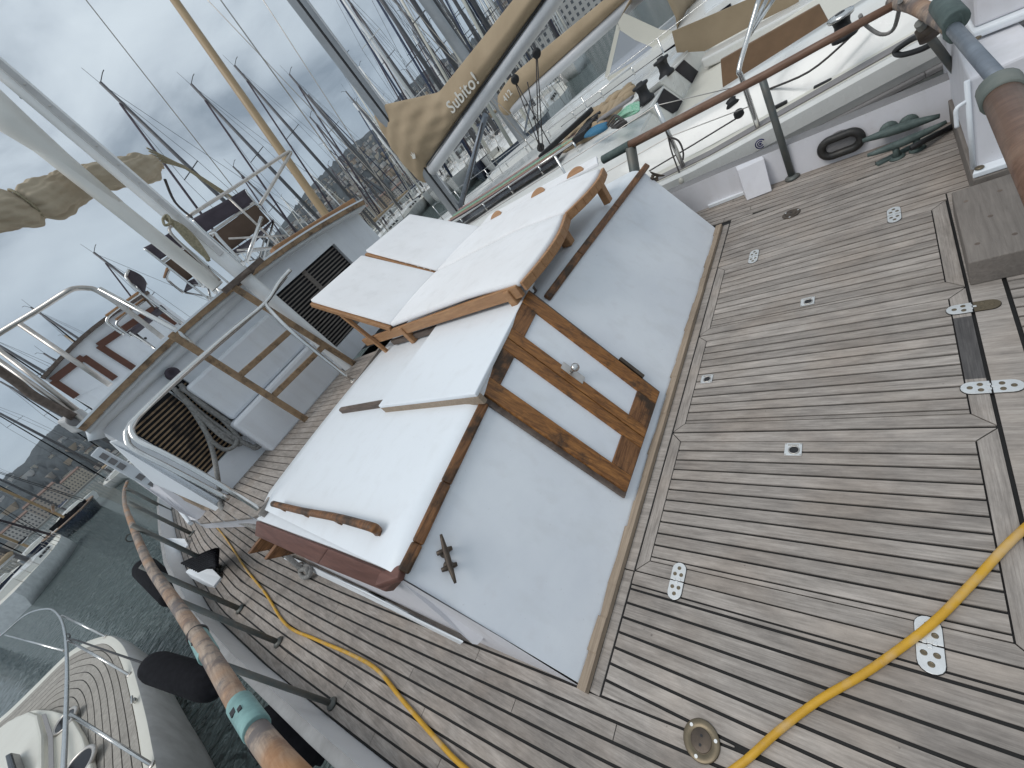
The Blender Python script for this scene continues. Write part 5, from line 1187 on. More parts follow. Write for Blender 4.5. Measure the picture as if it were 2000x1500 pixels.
o0, o1 = P(884, 223, 'x', MX-.185), P(938, 159, 'x', MX-.185)
uvec = P(866, 196, 'x', MX-.185)-o0
text_mesh('Subito!', (o1-o0).length/3.05, o0, o1-o0, (0, 0, 1), INK, 'lettering', cov, ext=.006)
c = P(812, 309, 'x', MX-.195); m = MB()
for a, l_ in ((1.0, .10), (1.5, .12), (2.0, .11), (2.5, .08)):
    d = Vector((0, -math.cos(a), math.sin(a))); sdv = Vector((0, math.sin(a), math.cos(a))); m.prism([c, c+d*l_*.6+sdv*.016, c+d*l_, c+d*l_*.5-sdv*.010], (-.006, 0, 0))
m.build('bird_mark', INK, cov)
m = MB(); m.tube([P(948, 224, 'x', MX), P(898, 408, 'x', MX)], .045, 10); m.build('boom_strut', GALV, ya)
m = MB(); m.tube([P(942, 240, 'x', MX-.05), P(905, 400, 'x', MX-.05)], .010, 6); m.build('strut_line', ROPEK, ya)
for a, b in (((1003, 153), (1056, 292)), ((1047, 104), (1052, 292)), ((1049, 104), (1060, 290)), ((1003, 153), (1085, 300)), ((1056, 292), (1030, 160))):
    m = MB(); m.tube([P(*a, 'x', MX-.15), P(*b, 'x', MX-.3)], .008, 6); m.build('mainsheet', ROPEK, ya)
for (u, v) in ((1006, 155), (1048, 104), (1056, 288)):
    m = MB(); m.lathe([(.03, -.03), (.055, -.02), (.055, .02), (.03, .03)], P(u, v, 'x', MX-.18), (1, .3, .2), n=16); m.build('sheet_block', BLACK, ya)
m = MB(); m.bar(P(1056, 305, 'x', MX-.5), P(1155, 215, 'x', MX-.5), .12, .06); m.build('mainsheet_track', BLACK, ya, bevel=.01)
# grab rails along the cabin top
for dx_ in (-1.25, 1.2):
    m = MB(); pts = []
    for i in range(7):
        pts.append((XC+dx_, 2.6+.55*i, .665)); m.tube([(XC+dx_, 2.6+.55*i, .55), (XC+dx_, 2.6+.55*i, .665)], .012, 6)
    m.tube(pts, .013, 6); m.build('grab_rail', STEEL, ya)

# ================================================================== GENERAL SAILING YACHT (all other moored boats)
HULLW = GEL; NAVY = paint('navy_hull', (.025, .035, .07), .25, coat=.4)
COVB = paint('blue_sail_cover', (.045, .06, .105), .8); COVG = paint('grey_sail_cover', (.22, .22, .23), .8)
TANP = SPARW
def yacht(p, rz, Ln, hm, label, group=None, hull=None, cover=None, jib=None, rails=True, mastmat=None, name='sailing_yacht', spr=2, boomdir=-1, mr=1.0):
    """p on the water; bow towards local +y"""
    hull = hull or HULLW; cover = cover or SAILC; jib = jib or CHAIRF; mastmat = mastmat or FARMAST
    t = thing(name, p, label, 'sailing yacht', group); b = Ln*.155; fb = .75+Ln*.03; O = Vector(p); M3 = Matrix.Rotation(rz, 3, 'Z')
    T = lambda x, y, z: O+M3 @ Vector((x, y, z))
    m = MB(); secs = []
    for i in range(13):
        s = i/12; y = -Ln/2+Ln*s; k = (.78+.22*min(1, s/.35)) if s < .35 else max(.0, 1-((s-.35)/.65)**2.2); h = b*k; z = fb*(1+.22*(s-.3)**2*2.5*(1 if s > .3 else .2))
        secs.append([T(-h, y, z), T(-h*.97, y, z*.5), T(-h*.75, y+.0, -.1)]); secs[-1] += [T(h*.75, y, -.1), T(h*.97, y, z*.5), T(h, y, z)]
    V = m.grid(secs); m.bm.faces.new(V[0]); m.build('hull', hull, t)
    m = MB(); m.grid([[q[0]+Vector((0, 0, -.03)), q[-1]+Vector((0, 0, -.03))] for q in secs], smooth=False); m.build('deck', CREAM, t)
    m = MB(); m.grid([[T(-b*1.02, y, fb*.62) if False else q[1]+Vector((0, 0, .28)), q[1]+Vector((0, 0, .20))] for q, y in zip(secs, range(13))]); 
    m.bm.free()
    m = MB(); rows = []
    for y, w_, z in ((-Ln*.16, .62, .38), (-Ln*.1, .62, .46), (Ln*.1, .52, .44), (Ln*.22, .34, .26), (Ln*.27, .22, .05)):
        rows.append([T(sx*b*w_*a, y, fb+z*c_) for sx, a, c_ in ((-1, 1.1, -.1), (-1, 1, .8), (0, 0, 1.1), (1, 1, .8), (1, 1.1, -.1))])
    V = m.grid(rows, smooth=False); m.bm.faces.new(V[0]); cb = m.build('cabin_top', GEL, t)
    for sx in (-1, 1):
        for k in range(3):
            m = MB(); m.prism([T(sx*b*.60*(1-.05*k)+sx*.05, -Ln*.08+k*Ln*.07, fb+.14), T(sx*b*.60*(1-.05*k)+sx*.05, -Ln*.03+k*Ln*.07, fb+.14), T(sx*b*.57*(1-.05*k)+sx*.05, -Ln*.03+k*Ln*.07, fb+.28), T(sx*b*.57*(1-.05*k)+sx*.05, -Ln*.08+k*Ln*.07, fb+.28)], M3 @ Vector((sx*.03, 0, 0))); m.build('cabin_window', DARKG, cb)
    ym = Ln*.08; r = .09*mr+hm*.0034*mr
    m = MB(); m.tube([T(0, ym, fb+.3), T(0, ym-.01*hm, hm*.6), T(0, ym-.02*hm, hm)], [r, r*.9, r*.62], 8); mo = m.build('mast', mastmat, t)
    for k in range(spr):
        m = MB(); z = hm*(.42+.26*k) if spr > 1 else hm*.55; w2 = b*(.62-.14*k); m.bar(T(-w2, ym-.1, z), T(w2, ym-.1, z), .07, .035); m.build('spreader', mastmat, mo)
    for sx in (-1, 1):
        pts = [T(sx*b*.93, ym-.15, fb)]+[T(sx*b*(.62-.14*k), ym-.1, hm*(.42+.26*k) if spr > 1 else hm*.55) for k in range(spr)]+[T(0, ym-.02*hm, hm*.97)]
        m = MB(); m.tube(pts, .014, 4); m.build('shroud', RIGD, mo)
    m = MB(); m.tube([T(0, Ln*.48, fb+.3), T(0, ym-.01*hm, hm*.93)], [.085, .06], 6); m.build('furled_jib', jib, mo)
    m = MB(); m.tube([T(0, -Ln*.48, fb+.2), T(0, ym-.02*hm, hm*.99)], .014, 4); m.build('backstay', RIGD, mo)
    m = MB(); m.tube([T(.05, ym-.02*hm, hm), T(.15, ym-.02*hm, hm+.9)], .012, 4); m.tube([T(-.05, ym-.02*hm, hm), T(-.35, ym-.02*hm-.3, hm+.25), T(-.55, ym-.02*hm-.3, hm+.25)], .02, 4); m.build('masthead_gear', BLACK, mo)
    bz = fb+1.25; bl = Ln*.36
    m = MB(); rows = []
    for s in [i/8 for i in range(9)]:
        y = ym-.05-bl*s; hh = .34*(1-.55*s); rows.append([T(.16*math.cos(2*math.pi*k/10)*(1-.4*s), y, bz+.1+.06*s+hh*(.5+.5*math.sin(2*math.pi*k/10))+.015*math.sin(k*3+s*20)) for k in range(10)])
    V = m.grid(rows, closed=True); m.bm.faces.new(V[0]); m.bm.faces.new(V[-1]); m.build('boom_cover', cover, t)
    m = MB(); m.tube([T(0, ym-.05, bz+.05), T(0, ym-.1-bl, bz+.14)], .075, 8); m.build('boom', ALUW, t)
    if rails:
        m = MB(); n = 7
        for sx in (-1, 1):
            tp = []
            for i in range(n+1):
                q = secs[1+int(i*10/n)][0 if sx < 0 else -1]; m.tube([q, q+Vector((0, 0, .6))], .014, 4); tp.append(q+Vector((0, 0, .6)))
            m.tube(tp, .007, 4); m.tube([q-Vector((0, 0, .28)) for q in tp], .006, 4)
        m.build('guard_rail', STEELD, t)
    return t
# the second yacht, lettered 412
y2 = thing('sailing_yacht', (10.5, 5, -1.3), 'white sailing yacht lettered 412 on its beige boom cover, beyond the nearest one', 'sailing yacht')
X2 = 10.5
def B2(u, v, d=0): return P(u, v, 'x', X2+d)
m = MB(); rows = []
for i in range(17):
    s = i/16; y = -3+16*s; k = 1 if s < .4 else max(0, 1-((s-.4)/.6)**2); h = 2.2*k
    rows.append([(X2-h*.7, y, -1.5), (X2-h*.98, y, -.6), (X2-h, y, .02), (X2-h+.06*k, y, .06), (X2+h-.06*k, y, .06), (X2+h, y, .02), (X2+h*.98, y, -.6), (X2+h*.7, y, -1.5)])
V = m.grid(rows); m.bm.faces.new(V[0]); m.build('hull', GEL, y2)
m = MB(); rows = [[(X2-w_*1.08, y, .05), (X2-w_, y, z), (X2, y, z+.07), (X2+w_, y, z), (X2+w_*1.08, y, .05)] for y, w_, z in ((1.0, 1.5, .42), (3, 1.5, .46), (5.5, 1.3, .42), (8, .9, .3), (9, .6, .08))]
V = m.grid(rows, smooth=False); m.bm.faces.new(V[0]); m.build('cabin_top', GEL, y2)
m = MB(); m.prism([(X2-1.57, 1.6, .18), (X2-1.52, 5, .18), (X2-1.46, 5, .36), (X2-1.53, 1.6, .36)], (-.03, 0, 0)); m.build('cabin_window', DARKG, y2)
mb0 = B2(1035, 292); mt0 = B2(828, -4); dv = (mt0-mb0)
mast = sect(y2, mb0, mb0+dv*(17/dv.z), .09, .14, ALU, 'mast')
tp0, tp1, bt0, bt1, bb0, bb1 = B2(1007, 140), B2(1190, -10), B2(990, 212), B2(1200, 22), B2(998, 222), B2(1205, 42)
rows = []
for y in (mb0.y+.10, mb0.y-.1, mb0.y-.5, mb0.y-1.2, mb0.y-2.2, mb0.y-3.4, mb0.y-5.2):
    zt2, zb2 = lin(tp0, tp1, y), lin(bt0, bt1, y)
    if y > mb0.y-.3: zb2 -= .18; zt2 -= .15
    rows.append([(X2+.16*math.cos(2*math.pi*k/14)*(1-.5*max(0, math.sin(2*math.pi*k/14))), y, (zt2+zb2)/2+(zt2-zb2)/2*math.sin(2*math.pi*k/14)) for k in range(14)])
m = MB(); V = m.grid(rows, closed=True); m.bm.faces.new(V[0]); m.bm.faces.new(V[-1]); cov = m.build('boom_cover', SAILC, y2, sub=1)
m = MB(); m.tube([B2(1000, 214, 0), B2(1100, 125), B2(1300, -55)], .11, 12); m.build('boom', ALUW, y2)
o0, o1 = P(988, 200, 'x', X2-.18), P(1001, 182, 'x', X2-.18); text_mesh('412', (o1-o0).length/1.55, o0, o1-o0, (0, 0, 1), INK, 'lettering', cov, ext=.006)
m = MB(); m.tube([B2(1045, 150), B2(1020, 285)], .03, 8); m.build('boom_strut', GALV, y2)
for s in (-1, 1):
    m = MB(); m.tube([(X2+s*2.1, mb0.y-.4, .05), (X2+s*.8, mb0.y-.2, 7), (X2, mb0.y-.5, 16)], .008, 4); m.build('shroud', STEELD, mast)
m = MB(); tp = []
for i in range(9):
    y = -2+1.5*i; h = 2.15 if y < 4 else 2.15*max(.1, 1-((y-4)/9)**2); m.tube([(X2-h, y, .05), (X2-h, y, .65)], .013, 6); tp.append((X2-h, y, .65))
m.tube(tp, .006, 4); m.tube([(a, b, .35) for a, b, c in tp], .006, 4); m.build('guard_rail', STEEL, y2)
m = MB(); m.prism([(X2-1.2, -.2, .06), (X2-1.2, 1.1, .06), (X2-1.2, 1.0, 1.2), (X2-1.2, .2, 1.25)], (.02, 0, 0)); m.build('dodger_side', BLACK, y2)
# ================================================================== WATER, SHORE, HILLS, SKYLINE
def water_mat():
    m, n, l, b = nodes('harbour_water')
    b.inputs['Base Color'].default_value = (.12, .155, .15, 1); b.inputs['Roughness'].default_value = .04; b.inputs['IOR'].default_value = 1.33
    tcn = n.new('ShaderNodeTexCoord'); mpn = n.new('ShaderNodeMapping'); mpn.inputs['Scale'].default_value = (1.0, 1.6, 1); mpn.inputs['Rotation'].default_value = (0, 0, .5)
    l.new(tcn.outputs['Object'], mpn.inputs['Vector'])
    z1 = n.new('ShaderNodeTexNoise'); z1.inputs['Scale'].default_value = 2.6; z1.inputs['Detail'].default_value = 2; z1.inputs['Distortion'].default_value = 1.2
    z2 = n.new('ShaderNodeTexNoise'); z2.inputs['Scale'].default_value = 7; z2.inputs['Detail'].default_value = 3; z2.inputs['Distortion'].default_value = .8
    l.new(mpn.outputs[0], z1.inputs['Vector']); l.new(mpn.outputs[0], z2.inputs['Vector'])
    ad = n.new('ShaderNodeMath'); ad.operation = 'MULTIPLY_ADD'; ad.inputs[1].default_value = .28; l.new(z2.outputs['Fac'], ad.inputs[0]); l.new(z1.outputs['Fac'], ad.inputs[2])
    bu = n.new('ShaderNodeBump'); bu.inputs['Strength'].default_value = 1.0; bu.inputs['Distance'].default_value = .5; l.new(ad.outputs[0], bu.inputs['Height']); l.new(bu.outputs[0], b.inputs['Normal'])
    return m
WZ = -1.3
m = MB(); m.poly([(-6000, -400, WZ), (6000, -400, WZ), (6000, 9000, WZ), (-6000, 9000, WZ)]); tag(m.build('water', water_mat(), loc=(0, 0, WZ)), kind='structure')
# hills: ridge seen in the photograph, at real distances
RIDGE = []
def hill_z(a, D):
    for (a0, h0), (a1, h1) in zip(RIDGE, RIDGE[1:]):
        if a0 <= a <= a1: h = h0+(h1-h0)*(a-a0)/max(1e-6, a1-a0); break
    else: h = 60
    q = min(1, max(0, (2600-D)/1500)); return WZ+h*(1-q)**.9
def hill(name, ridge, D, depth_, mat, foot_dz=0, rough=.06):
    pts = []
    for i, (u, v) in enumerate(ridge):
        d = ray(u, v); k = D/math.hypot(d.x, d.y); pts.append(EYE+d*k)
    RIDGE[:] = sorted((math.atan2(p.x, p.y), p.z-WZ) for p in pts)
    m = MB(); rows = []; NS = 10
    fine = []
    for a, b in zip(pts, pts[1:]):
        for j in range(6): fine.append(a.lerp(b, j/6))
    fine.append(pts[-1]); 
    for s in range(NS+1):
        q = s/NS; r_ = []
        for i, p in enumerate(fine):
            hz = (p.z-WZ); dirn = Vector((p.x, p.y, 0)).normalized()
            kk = random.Random(i*31+s).uniform(-1, 1)
            z = WZ+hz*(1-q)**.9*(1+(rough*kk if s > 0 else rough*.25*kk)) if s < NS else WZ-8
            pp = Vector((p.x, p.y, 0))-dirn*depth_*q*(1+.08*kk*(s > 0)); r_.append((pp.x, pp.y, z))
        rows.append(r_)
    back = [(Vector((p.x, p.y, 0))*1.25).to_tuple()[:2]+(WZ-8,) for p in fine]; rows.insert(0, back)
    m.grid(rows); return tag(m.build(name, mat, loc=(pts[0].x, pts[0].y, WZ)), kind='structure')
HILL = paint('wooded_hillside', (.08, .09, .095), .95, col2=(.045, .055, .06), scale=.02, detail=10, spec=.1)
HILL2 = paint('far_hillside', (.12, .14, .155), .95, col2=(.075, .09, .10), scale=.006, detail=10, spec=.1)
hill('hills', [(-260, 1230), (-120, 1065), (0, 938), (42, 910), (70, 868), (98, 845), (130, 812), (165, 822), (215, 812), (300, 760), (420, 615), (520, 480), (575, 408), (600, 372), (627, 344), (657, 312), (690, 280), (727, 252), (745, 238), (762, 208), (780, 187), (797, 168), (825, 143), (870, 112), (916, 84), (938, 58), (950, 32), (965, 0), (985, -20), (1010, -30), (1050, -30), (1200, -140), (1500, -330)], 2600, 1500, HILL)
# far town spread over the lower slopes reads as one mass
rng = random.Random(5)
HB = [paint('town_wall_%s' % n_, c, .85, var=.06, scale=.4) for n_, c in (('cream', (.46, .41, .33)), ('ochre', (.40, .31, .22)), ('pale', (.52, .50, .47)), ('rose', (.42, .37, .32)))]
TILE = paint('town_roof_tile', (.22, .145, .115), .9); WIN = paint('town_windows', (.12, .125, .135), .5)
m = MB()
for k in range(2600):
    az_ = R(rng.uniform(16, 75) if rng.random() < .94 else rng.uniform(-20, 16)); q = rng.random()**2.0; D = 1120+1150*q; a_ = 8+rng.random()**2*14
    u = D*math.sin(az_); v = D*math.cos(az_); z = hill_z(az_, D)
    m.box((u, v, z+a_*.22), (a_*1.2, a_*.8, a_*.8), rz=rng.uniform(0, 3), mat=rng.choice((0, 0, 1, 2, 2, 2, 3)))
    if rng.random() < .35: m.box((u, v, z+a_*.68), (a_*1.25, a_*.85, a_*.12), mat=4)
tag(m.build('hillside_town', HB+[TILE], loc=(0, 1500, 0)), 'pale mass of houses spread over the far hillside behind the masts', 'town', kind='stuff')
# waterfront quay
m = MB(); m.prism([(-420, 560, WZ-1), (140, 640, WZ-1), (420, 430, WZ-1), (560, 160, WZ-1), (900, 160, WZ-1), (1200, 1400, WZ-1), (-900, 1400, WZ-1)], (0, 0, 2.6)); tag(m.build('quay', paint('quay_stone', (.30, .28, .25), .9, scale=.1), loc=(0, 600, WZ)), kind='structure')
# buildings along the waterfront, each a thing with rows of windows
def building(c, w_, d_, h, rz, mat, label, group=None, roof=True, floors=None, name='apartment_building'):
    t = thing(name, c, label, 'building', group); c = Vector(c); M3 = Matrix.Rotation(rz, 3, 'Z')
    m = MB(); m.box(c+Vector((0, 0, h/2)), (w_, d_, h), rz=rz); m.build('wall', mat, t)
    m = MB()
    if roof: m.prism([c+M3 @ Vector((a*w_*.53, b*d_*.55, h)) for a, b in ((-1, -1), (1, -1), (1, 1), (-1, 1))], (0, 0, .8)); m.prism([c+M3 @ Vector((-w_*.5, -d_*.5, h+.8)), c+M3 @ Vector((-w_*.5, d_*.5, h+.8)), c+M3 @ Vector((-w_*.5, 0, h+3))], M3 @ Vector((w_, 0, 0)))
    else: m.box(c+Vector((0, 0, h+.3)), (w_*1.02, d_*1.02, .7), rz=rz)
    m.build('roof', TILE if roof else NONSK, t)
    fl = floors or max(2, int(h/3.2)); nx = max(3, int(w_/3.4)); m = MB()
    for f in range(fl):
        for i in range(nx):
            for s in (-1, 1):
                m.box(c+M3 @ Vector(((i+.5)/nx*w_-w_/2, s*(d_/2+.01), (f+.55)*h/fl)), (w_/nx*.42, .12, h/fl*.52), rz=rz)
        for j in range(3):
            for s in (-1, 1): m.box(c+M3 @ Vector((s*(w_/2+.01), (j+.5)/3*d_-d_/2, (f+.55)*h/fl)), (.12, d_/3*.42, h/fl*.52), rz=rz)
    o = m.build('windows', WIN, t); tag(o, kind='stuff')
    return t
def at_az(u, v, D, z=None):
    d = ray(u, v); k = D/math.hypot(d.x, d.y); return Vector((EYE.x+d.x*k, EYE.y+d.y*k, WZ+1.5))
waterfront = []
k = 0
for azd in [-16, -12.5, -9.5, -7, -4.6, 27, 30.5, 33.5, 36, 38.5, 41, 43.4, 45.5, 47.6, 50, 52.6, 55, 57.5, 60, 62.5, 65, 67.5, 70]:
    D = 760+60*math.sin(azd) if azd < 50 else 520+50*math.sin(azd*3)
    a = R(azd); c = (D*math.sin(a), D*math.cos(a), WZ+1.5); h = rng.choice((13, 16, 19, 22)); w_ = rng.uniform(22, 34)
    building(c, w_, 13, h, -a+rng.uniform(-.15, .15), HB[k % 4], 'waterfront apartment house with rows of dark windows behind the marina', 'waterfront houses behind the marina', roof=rng.random() < .6); k += 1
for (u, v, D, h, w_, lab) in ((870, 128, 420, 44, 46, 'wide tall apartment block with a grid of windows rising beside the hill'), (955, 62, 430, 36, 26, 'slim tall apartment block on the skyline, left of the Subito! boom cover'),
                              (1105, 45, 330, 20, 60, 'long apartment block with balconies seen between the two beige boom covers'), (1060, 95, 300, 13, 26, 'low wide apartment block seen under the Subito! boom')):
    d = ray(u, v); a = math.atan2(d.x, d.y); c = (D*math.sin(a), D*math.cos(a), WZ+1.5); building(c, w_, 14, h, -a+.1, HB[2], lab, roof=False)

# ================================================================== MOORED YACHTS
def by_top(u, v, hm): # where a mast of height hm must stand for its top to be seen at (u, v)
    d = ray(u, v); k = (hm+WZ-EYE.z)/d.z; p = EYE+d*k; return Vector((p.x, p.y, WZ))
def yat(u, v, hm, rz, Ln, lab, **kw):
    q = by_top(u, v, hm); M3 = Matrix.Rotation(rz, 3, 'Z'); off = M3 @ Vector((0, Ln*.08-.02*hm, 0)); return yacht(q-off, rz, Ln, hm, lab, **kw)
yat(196, 161, 16.5, 2.0, 12, 'sailing yacht with the leftmost tall bare mast above the furled canvas sail')
yat(373, 164, 16, 2.0, 12, 'sailing yacht whose mast top stands left of the tan wooden spar')
yat(458, 128, 17, 2.0, 12.5, 'sailing yacht whose mast top stands just right of the tan wooden spar')
yat(565, 145, 16, 2.0, 12, 'sailing yacht with a dark furled jib, mast top right of centre in the open sky')
yat(183, 493, 14, 2.0, 11, 'sailing yacht whose mast top shows alone low behind the folding chairs')
yat(455, 325, 14, 2.0, 11, 'smaller sailing yacht with mast top seen inside the triangular roof railing')
yat(605, 228, 14, 2.1, 11, 'sailing yacht with a slim mast against the cloud over the hill crest')
yat(695, 198, 16, 2.1, 11, 'sailing yacht with a mast top left of the Subito! mast')
yat(640, 322, 12, 2.1, 10, 'small sailing yacht with a white radar dome on its mast against the town', rails=False)
# tan wooden spar of a classic boat and its neighbours near the wheelhouse
sp0, sp1 = P(640, 425, 'y', 11.0), P(338, -4, 'y', 11.0)
t = thing('wooden_mast', (sp0.x, sp0.y, WZ), 'raked tan wooden mast of a moored classic boat beyond the wheelhouse', 'mast')
d = (sp1-sp0); m = MB(); m.tube([sp0-d*.25, sp0, sp0+d*1.5], [.12, .115, .085], 14); m.build('spar', SPARW, t)
m = MB(); m.tube([sp0+d*1.45, sp0+Vector((1.5, -1, -1))], .012, 6); m.build('stay', STEELD, t)
m = MB(); rows = []; O = Vector((sp0.x+.9, sp0.y+.6, WZ))
for i in range(9):
    s = i/8; y = -4+8*s; h = 1.4*(1-abs(2*s-.8)**3*.6 if s < .9 else .2); rows.append([O+Vector((-h, y, 1.1)), O+Vector((-h*.9, y, 0)), O+Vector((h*.9, y, 0)), O+Vector((h, y, 1.1))])
V = m.grid(rows); m.bm.faces.new(V[0]); m.bm.faces.new(V[-1]); m.build('hull', NAVY, t)
# marina: rows of yachts between us and the waterfront
lab = 'distant white sailing yacht in the crowded marina rows below the hills'
protos = []
cnt = 0
for (D0, a0, a1, n) in ((26, 55, 62, 2), (32, 50, 60, 3), (40, 48, 63, 5), (47, 45, 62, 5), (54, 44, 66, 7), (62, 42, 64, 7), (70, 38, 66, 8), (90, 22, 68, 10), (118, 16, 68, 11), (155, 12, 68, 11), (205, 8, 68, 11)):
    for i in range(n):
        azd = a0+(a1-a0)*(i+.5+rng.uniform(-.3, .3))/n; D = D0*rng.uniform(.94, 1.08); a = R(azd); p = Vector((D*math.sin(a), D*math.cos(a), WZ))
        rz = rng.choice((2.0, 2.05, -1.1))+rng.uniform(-.1, .1)
        if D0 < 60 or len(protos) < 14:
            Ln = rng.uniform(9.5, 13); y = yacht(p, rz, Ln, Ln*rng.uniform(1.1, 1.4), lab, group='sailing yachts moored in the marina', hull=rng.choice((None, None, None, NAVY)), cover=rng.choice((None, COVB, COVG, COVB)), jib=rng.choice((None, COVB, CREAM)), mastmat=rng.choice((None, None, WMAST)), rails=D0 < 70, spr=rng.choice((1, 2)))
            if D0 >= 50: protos.append(y)
        else:
            y = copy_tree(rng.choice(protos)); y.location = p; y.rotation_euler.z = rng.choice((0, 0, math.pi))+rng.uniform(-.1, .1); sc_ = rng.uniform(.88, 1.12); y.scale = (sc_, sc_, sc_)
# to port: white yacht, dark classic ketch with wooden rails
def pts_z(l, z): return [P(u, v, 'z', z) for u, v in l]
bow = P(172, 1042, 'z', WZ); stn = P(80, 1162, 'z', WZ)
dd = (bow-stn); rz = math.atan2(-dd.x, dd.y)
mid = (bow+stn)/2+Vector((-dd.y, dd.x, 0)).normalized()*1.5+dd*.05
yacht(mid, rz, dd.length*1.2, 17, 'white sailing yacht lying beyond the open water to port, brown trim along its deck edge', mr=1.0, hull=paint('pale_grey_hull', (.84, .85, .84), .35))
for j, (ax_, D, L2, hm, nm) in enumerate(((-14, 74, 14, 20, 'dark hulled sailing yacht at the left edge, black covers over its boom'), (-10.5, 88, 14, 21, 'dark sailing yacht with black covers behind the white one to port'), (-7, 100, 15, 22, 'white sailing yacht with blue covers, farthest along the port side'), (-17, 60, 12, 18, 'dark sailing yacht cut by the left picture edge, nearest of the port row'))):
    a = R(ax_); yacht(Vector((D*math.sin(a), D*math.cos(a), WZ)), .35, L2, hm, nm, hull=NAVY if j in (0, 1, 3) else None, cover=FEND if j < 2 else COVB, jib=FEND, mastmat=SPARW if j == 1 else None)
for (u, v, hm, rz2, Ln2, lb) in ((126, 655, 16, .3, 11, 'sailing yacht with a tan mast top showing above the port roof railing'), (60, 600, 17, .3, 12, 'sailing yacht with a grey mast crossing the arched roof railing at the left'),
        (85, 690, 13, .25, 10, 'smaller sailing yacht with its mast top just left of the flybridge console'), (0, 745, 15, .3, 11, 'sailing yacht with rigging fanning out at the left picture edge'),
        (-60, 640, 17, .2, 12, 'sailing yacht with mast leaving the left picture edge, dark furled jib'), (-90, 760, 18, .25, 12, 'sailing yacht low at the left picture edge above the dark hulls')):
    yat(u, v, hm, rz2, Ln2, lb, jib=FEND, mastmat=SPARW if u == 126 else None)
# classic dark vessel at the port quay with brown rails, cluttered deck
t = thing('classic_vessel', P(215, 985, 'z', WZ), 'dark hulled classic boat with long brown wooden rails, moored beyond the white yacht', 'boat')
A_, B_ = P(235, 972, 'z', -.2), P(95, 1075, 'z', .2)
A_ = PD(242, 945, 26); B_ = PD(60, 1085, 30)
gz = -.1
A_ = Vector((-4.6, 27, gz)); B_ = Vector((-9.5, 27.5, gz))
m = MB(); rows = []
for i in range(11):
    s = i/10; y = 60+20*s; h = 2.6*(1-abs(2*s-1)**2.5); xx = -7.0-5*s; rows.append([(xx-h, y, gz), (xx-h*.8, y, WZ-.1), (xx+h*.8, y, WZ-.1), (xx+h, y, gz)])
V = m.grid(rows); m.build('hull', NAVY, t)
m = MB(); m.grid([[Vector(r[0])+Vector((0, 0, -.05)), Vector(r[3])+Vector((0, 0, -.05))] for r in rows], smooth=False); m.build('deck', CREAM, t)
for k_ in (0, 3):
    m = MB(); m.tube([Vector(r[k_])+Vector((0, 0, .05)) for r in rows], .10, 6); m.build('wooden_rail', DRIFT, t)
m = MB()
for k in range(14): yy = rng.uniform(62, 78); m.box((-7-(yy-60)*.25+rng.uniform(-1.4, 1.4), yy, gz+.25), (rng.uniform(.3, 1), rng.uniform(.3, 1.4), rng.uniform(.2, .6)), rz=rng.uniform(0, 3))
m.build('deck_gear', FEND, t)
m = MB(); m.tube([(-9.6, 71, gz), (-9.6, 71, 18)], .13, 8); m.build('mast', SPARW, t)
m = MB(); m.tube([(-9.6, 71, 1.4), (-8, 63, 1.9)], .12, 8); m.build('boom', DRIFT, t)
for s in (-1, 1):
    for y in (43, 45): m = MB(); m.tube([(-9.6+s*2.3, y+27, gz), (-9.6, 71, 17)], .03, 4); m.build('shroud', BLACK, t)

# ================================================================== MOTORBOAT TO PORT WITH TEAK BOW DECK
DZ = -.52
t = thing('motor_boat', P(150, 1400, 'z', WZ), 'motor boat with a curved teak bow deck and stainless rail, close to port', 'motor boat')
OL = [(-330, 1640), (-180, 1535), (-90, 1470), (0, 1403), (62, 1345), (125, 1283), (160, 1258), (190, 1246), (214, 1242), (236, 1256), (254, 1290), (268, 1335), (285, 1400), (300, 1475), (318, 1560), (340, 1680)]
o_ = curve_pts(pts_z(OL, DZ), 5); cen = sum(o_, Vector())/len(o_); cen = P(40, 1560, 'z', DZ)
def sc(p, k): return cen+(p-cen)*k
m = MB(); m.grid([[p+Vector((0, 0, .0)), p+(p-cen).normalized()*.03+Vector((0, 0, -.05)), p+(p-cen).normalized()*.02+Vector((0, 0, -.22)), p+(p-cen).normalized()*-.10+Vector((0, 0, -.6)), p+(p-cen).normalized()*-.30+Vector((0, 0, -.85))] for p in o_]); m.build('hull', DIRTYW, t)
m = MB(); m.grid([[p, sc(p, .955)+Vector((0, 0, .015)), sc(p, .93)+Vector((0, 0, .0))] for p in o_]); m.build('gunwale', CREAM, t)
m = MB(); m.grid([[sc(p, .932)+Vector((0, 0, -.006)), sc(p, .4)+Vector((0, 0, .012)), cen+Vector((0, 0, .04))] for p in o_], smooth=False); m.build('deck_caulking', CAULK, t)
m = MB(); k_ = .93; rr = 0
TEAKB = wood('pale_boat_teak', (.30, .275, .24), (.42, .39, .35), grain=(30, 30, 30), stain_amt=.2, rough=.8, pv=True)
while k_ > .10:
    k2 = k_-.058; v_ = rng.random()
    for a, b in zip(o_, o_[1:]): m.prism([sc(a, k_-.0035), sc(b, k_-.0035), sc(b, k2+.0035), sc(a, k2+.0035)], (0, 0, .006+.03*(.93-k_)), 0, v_)
    k_ = k2
m.build('teak_deck', TEAKB, t)
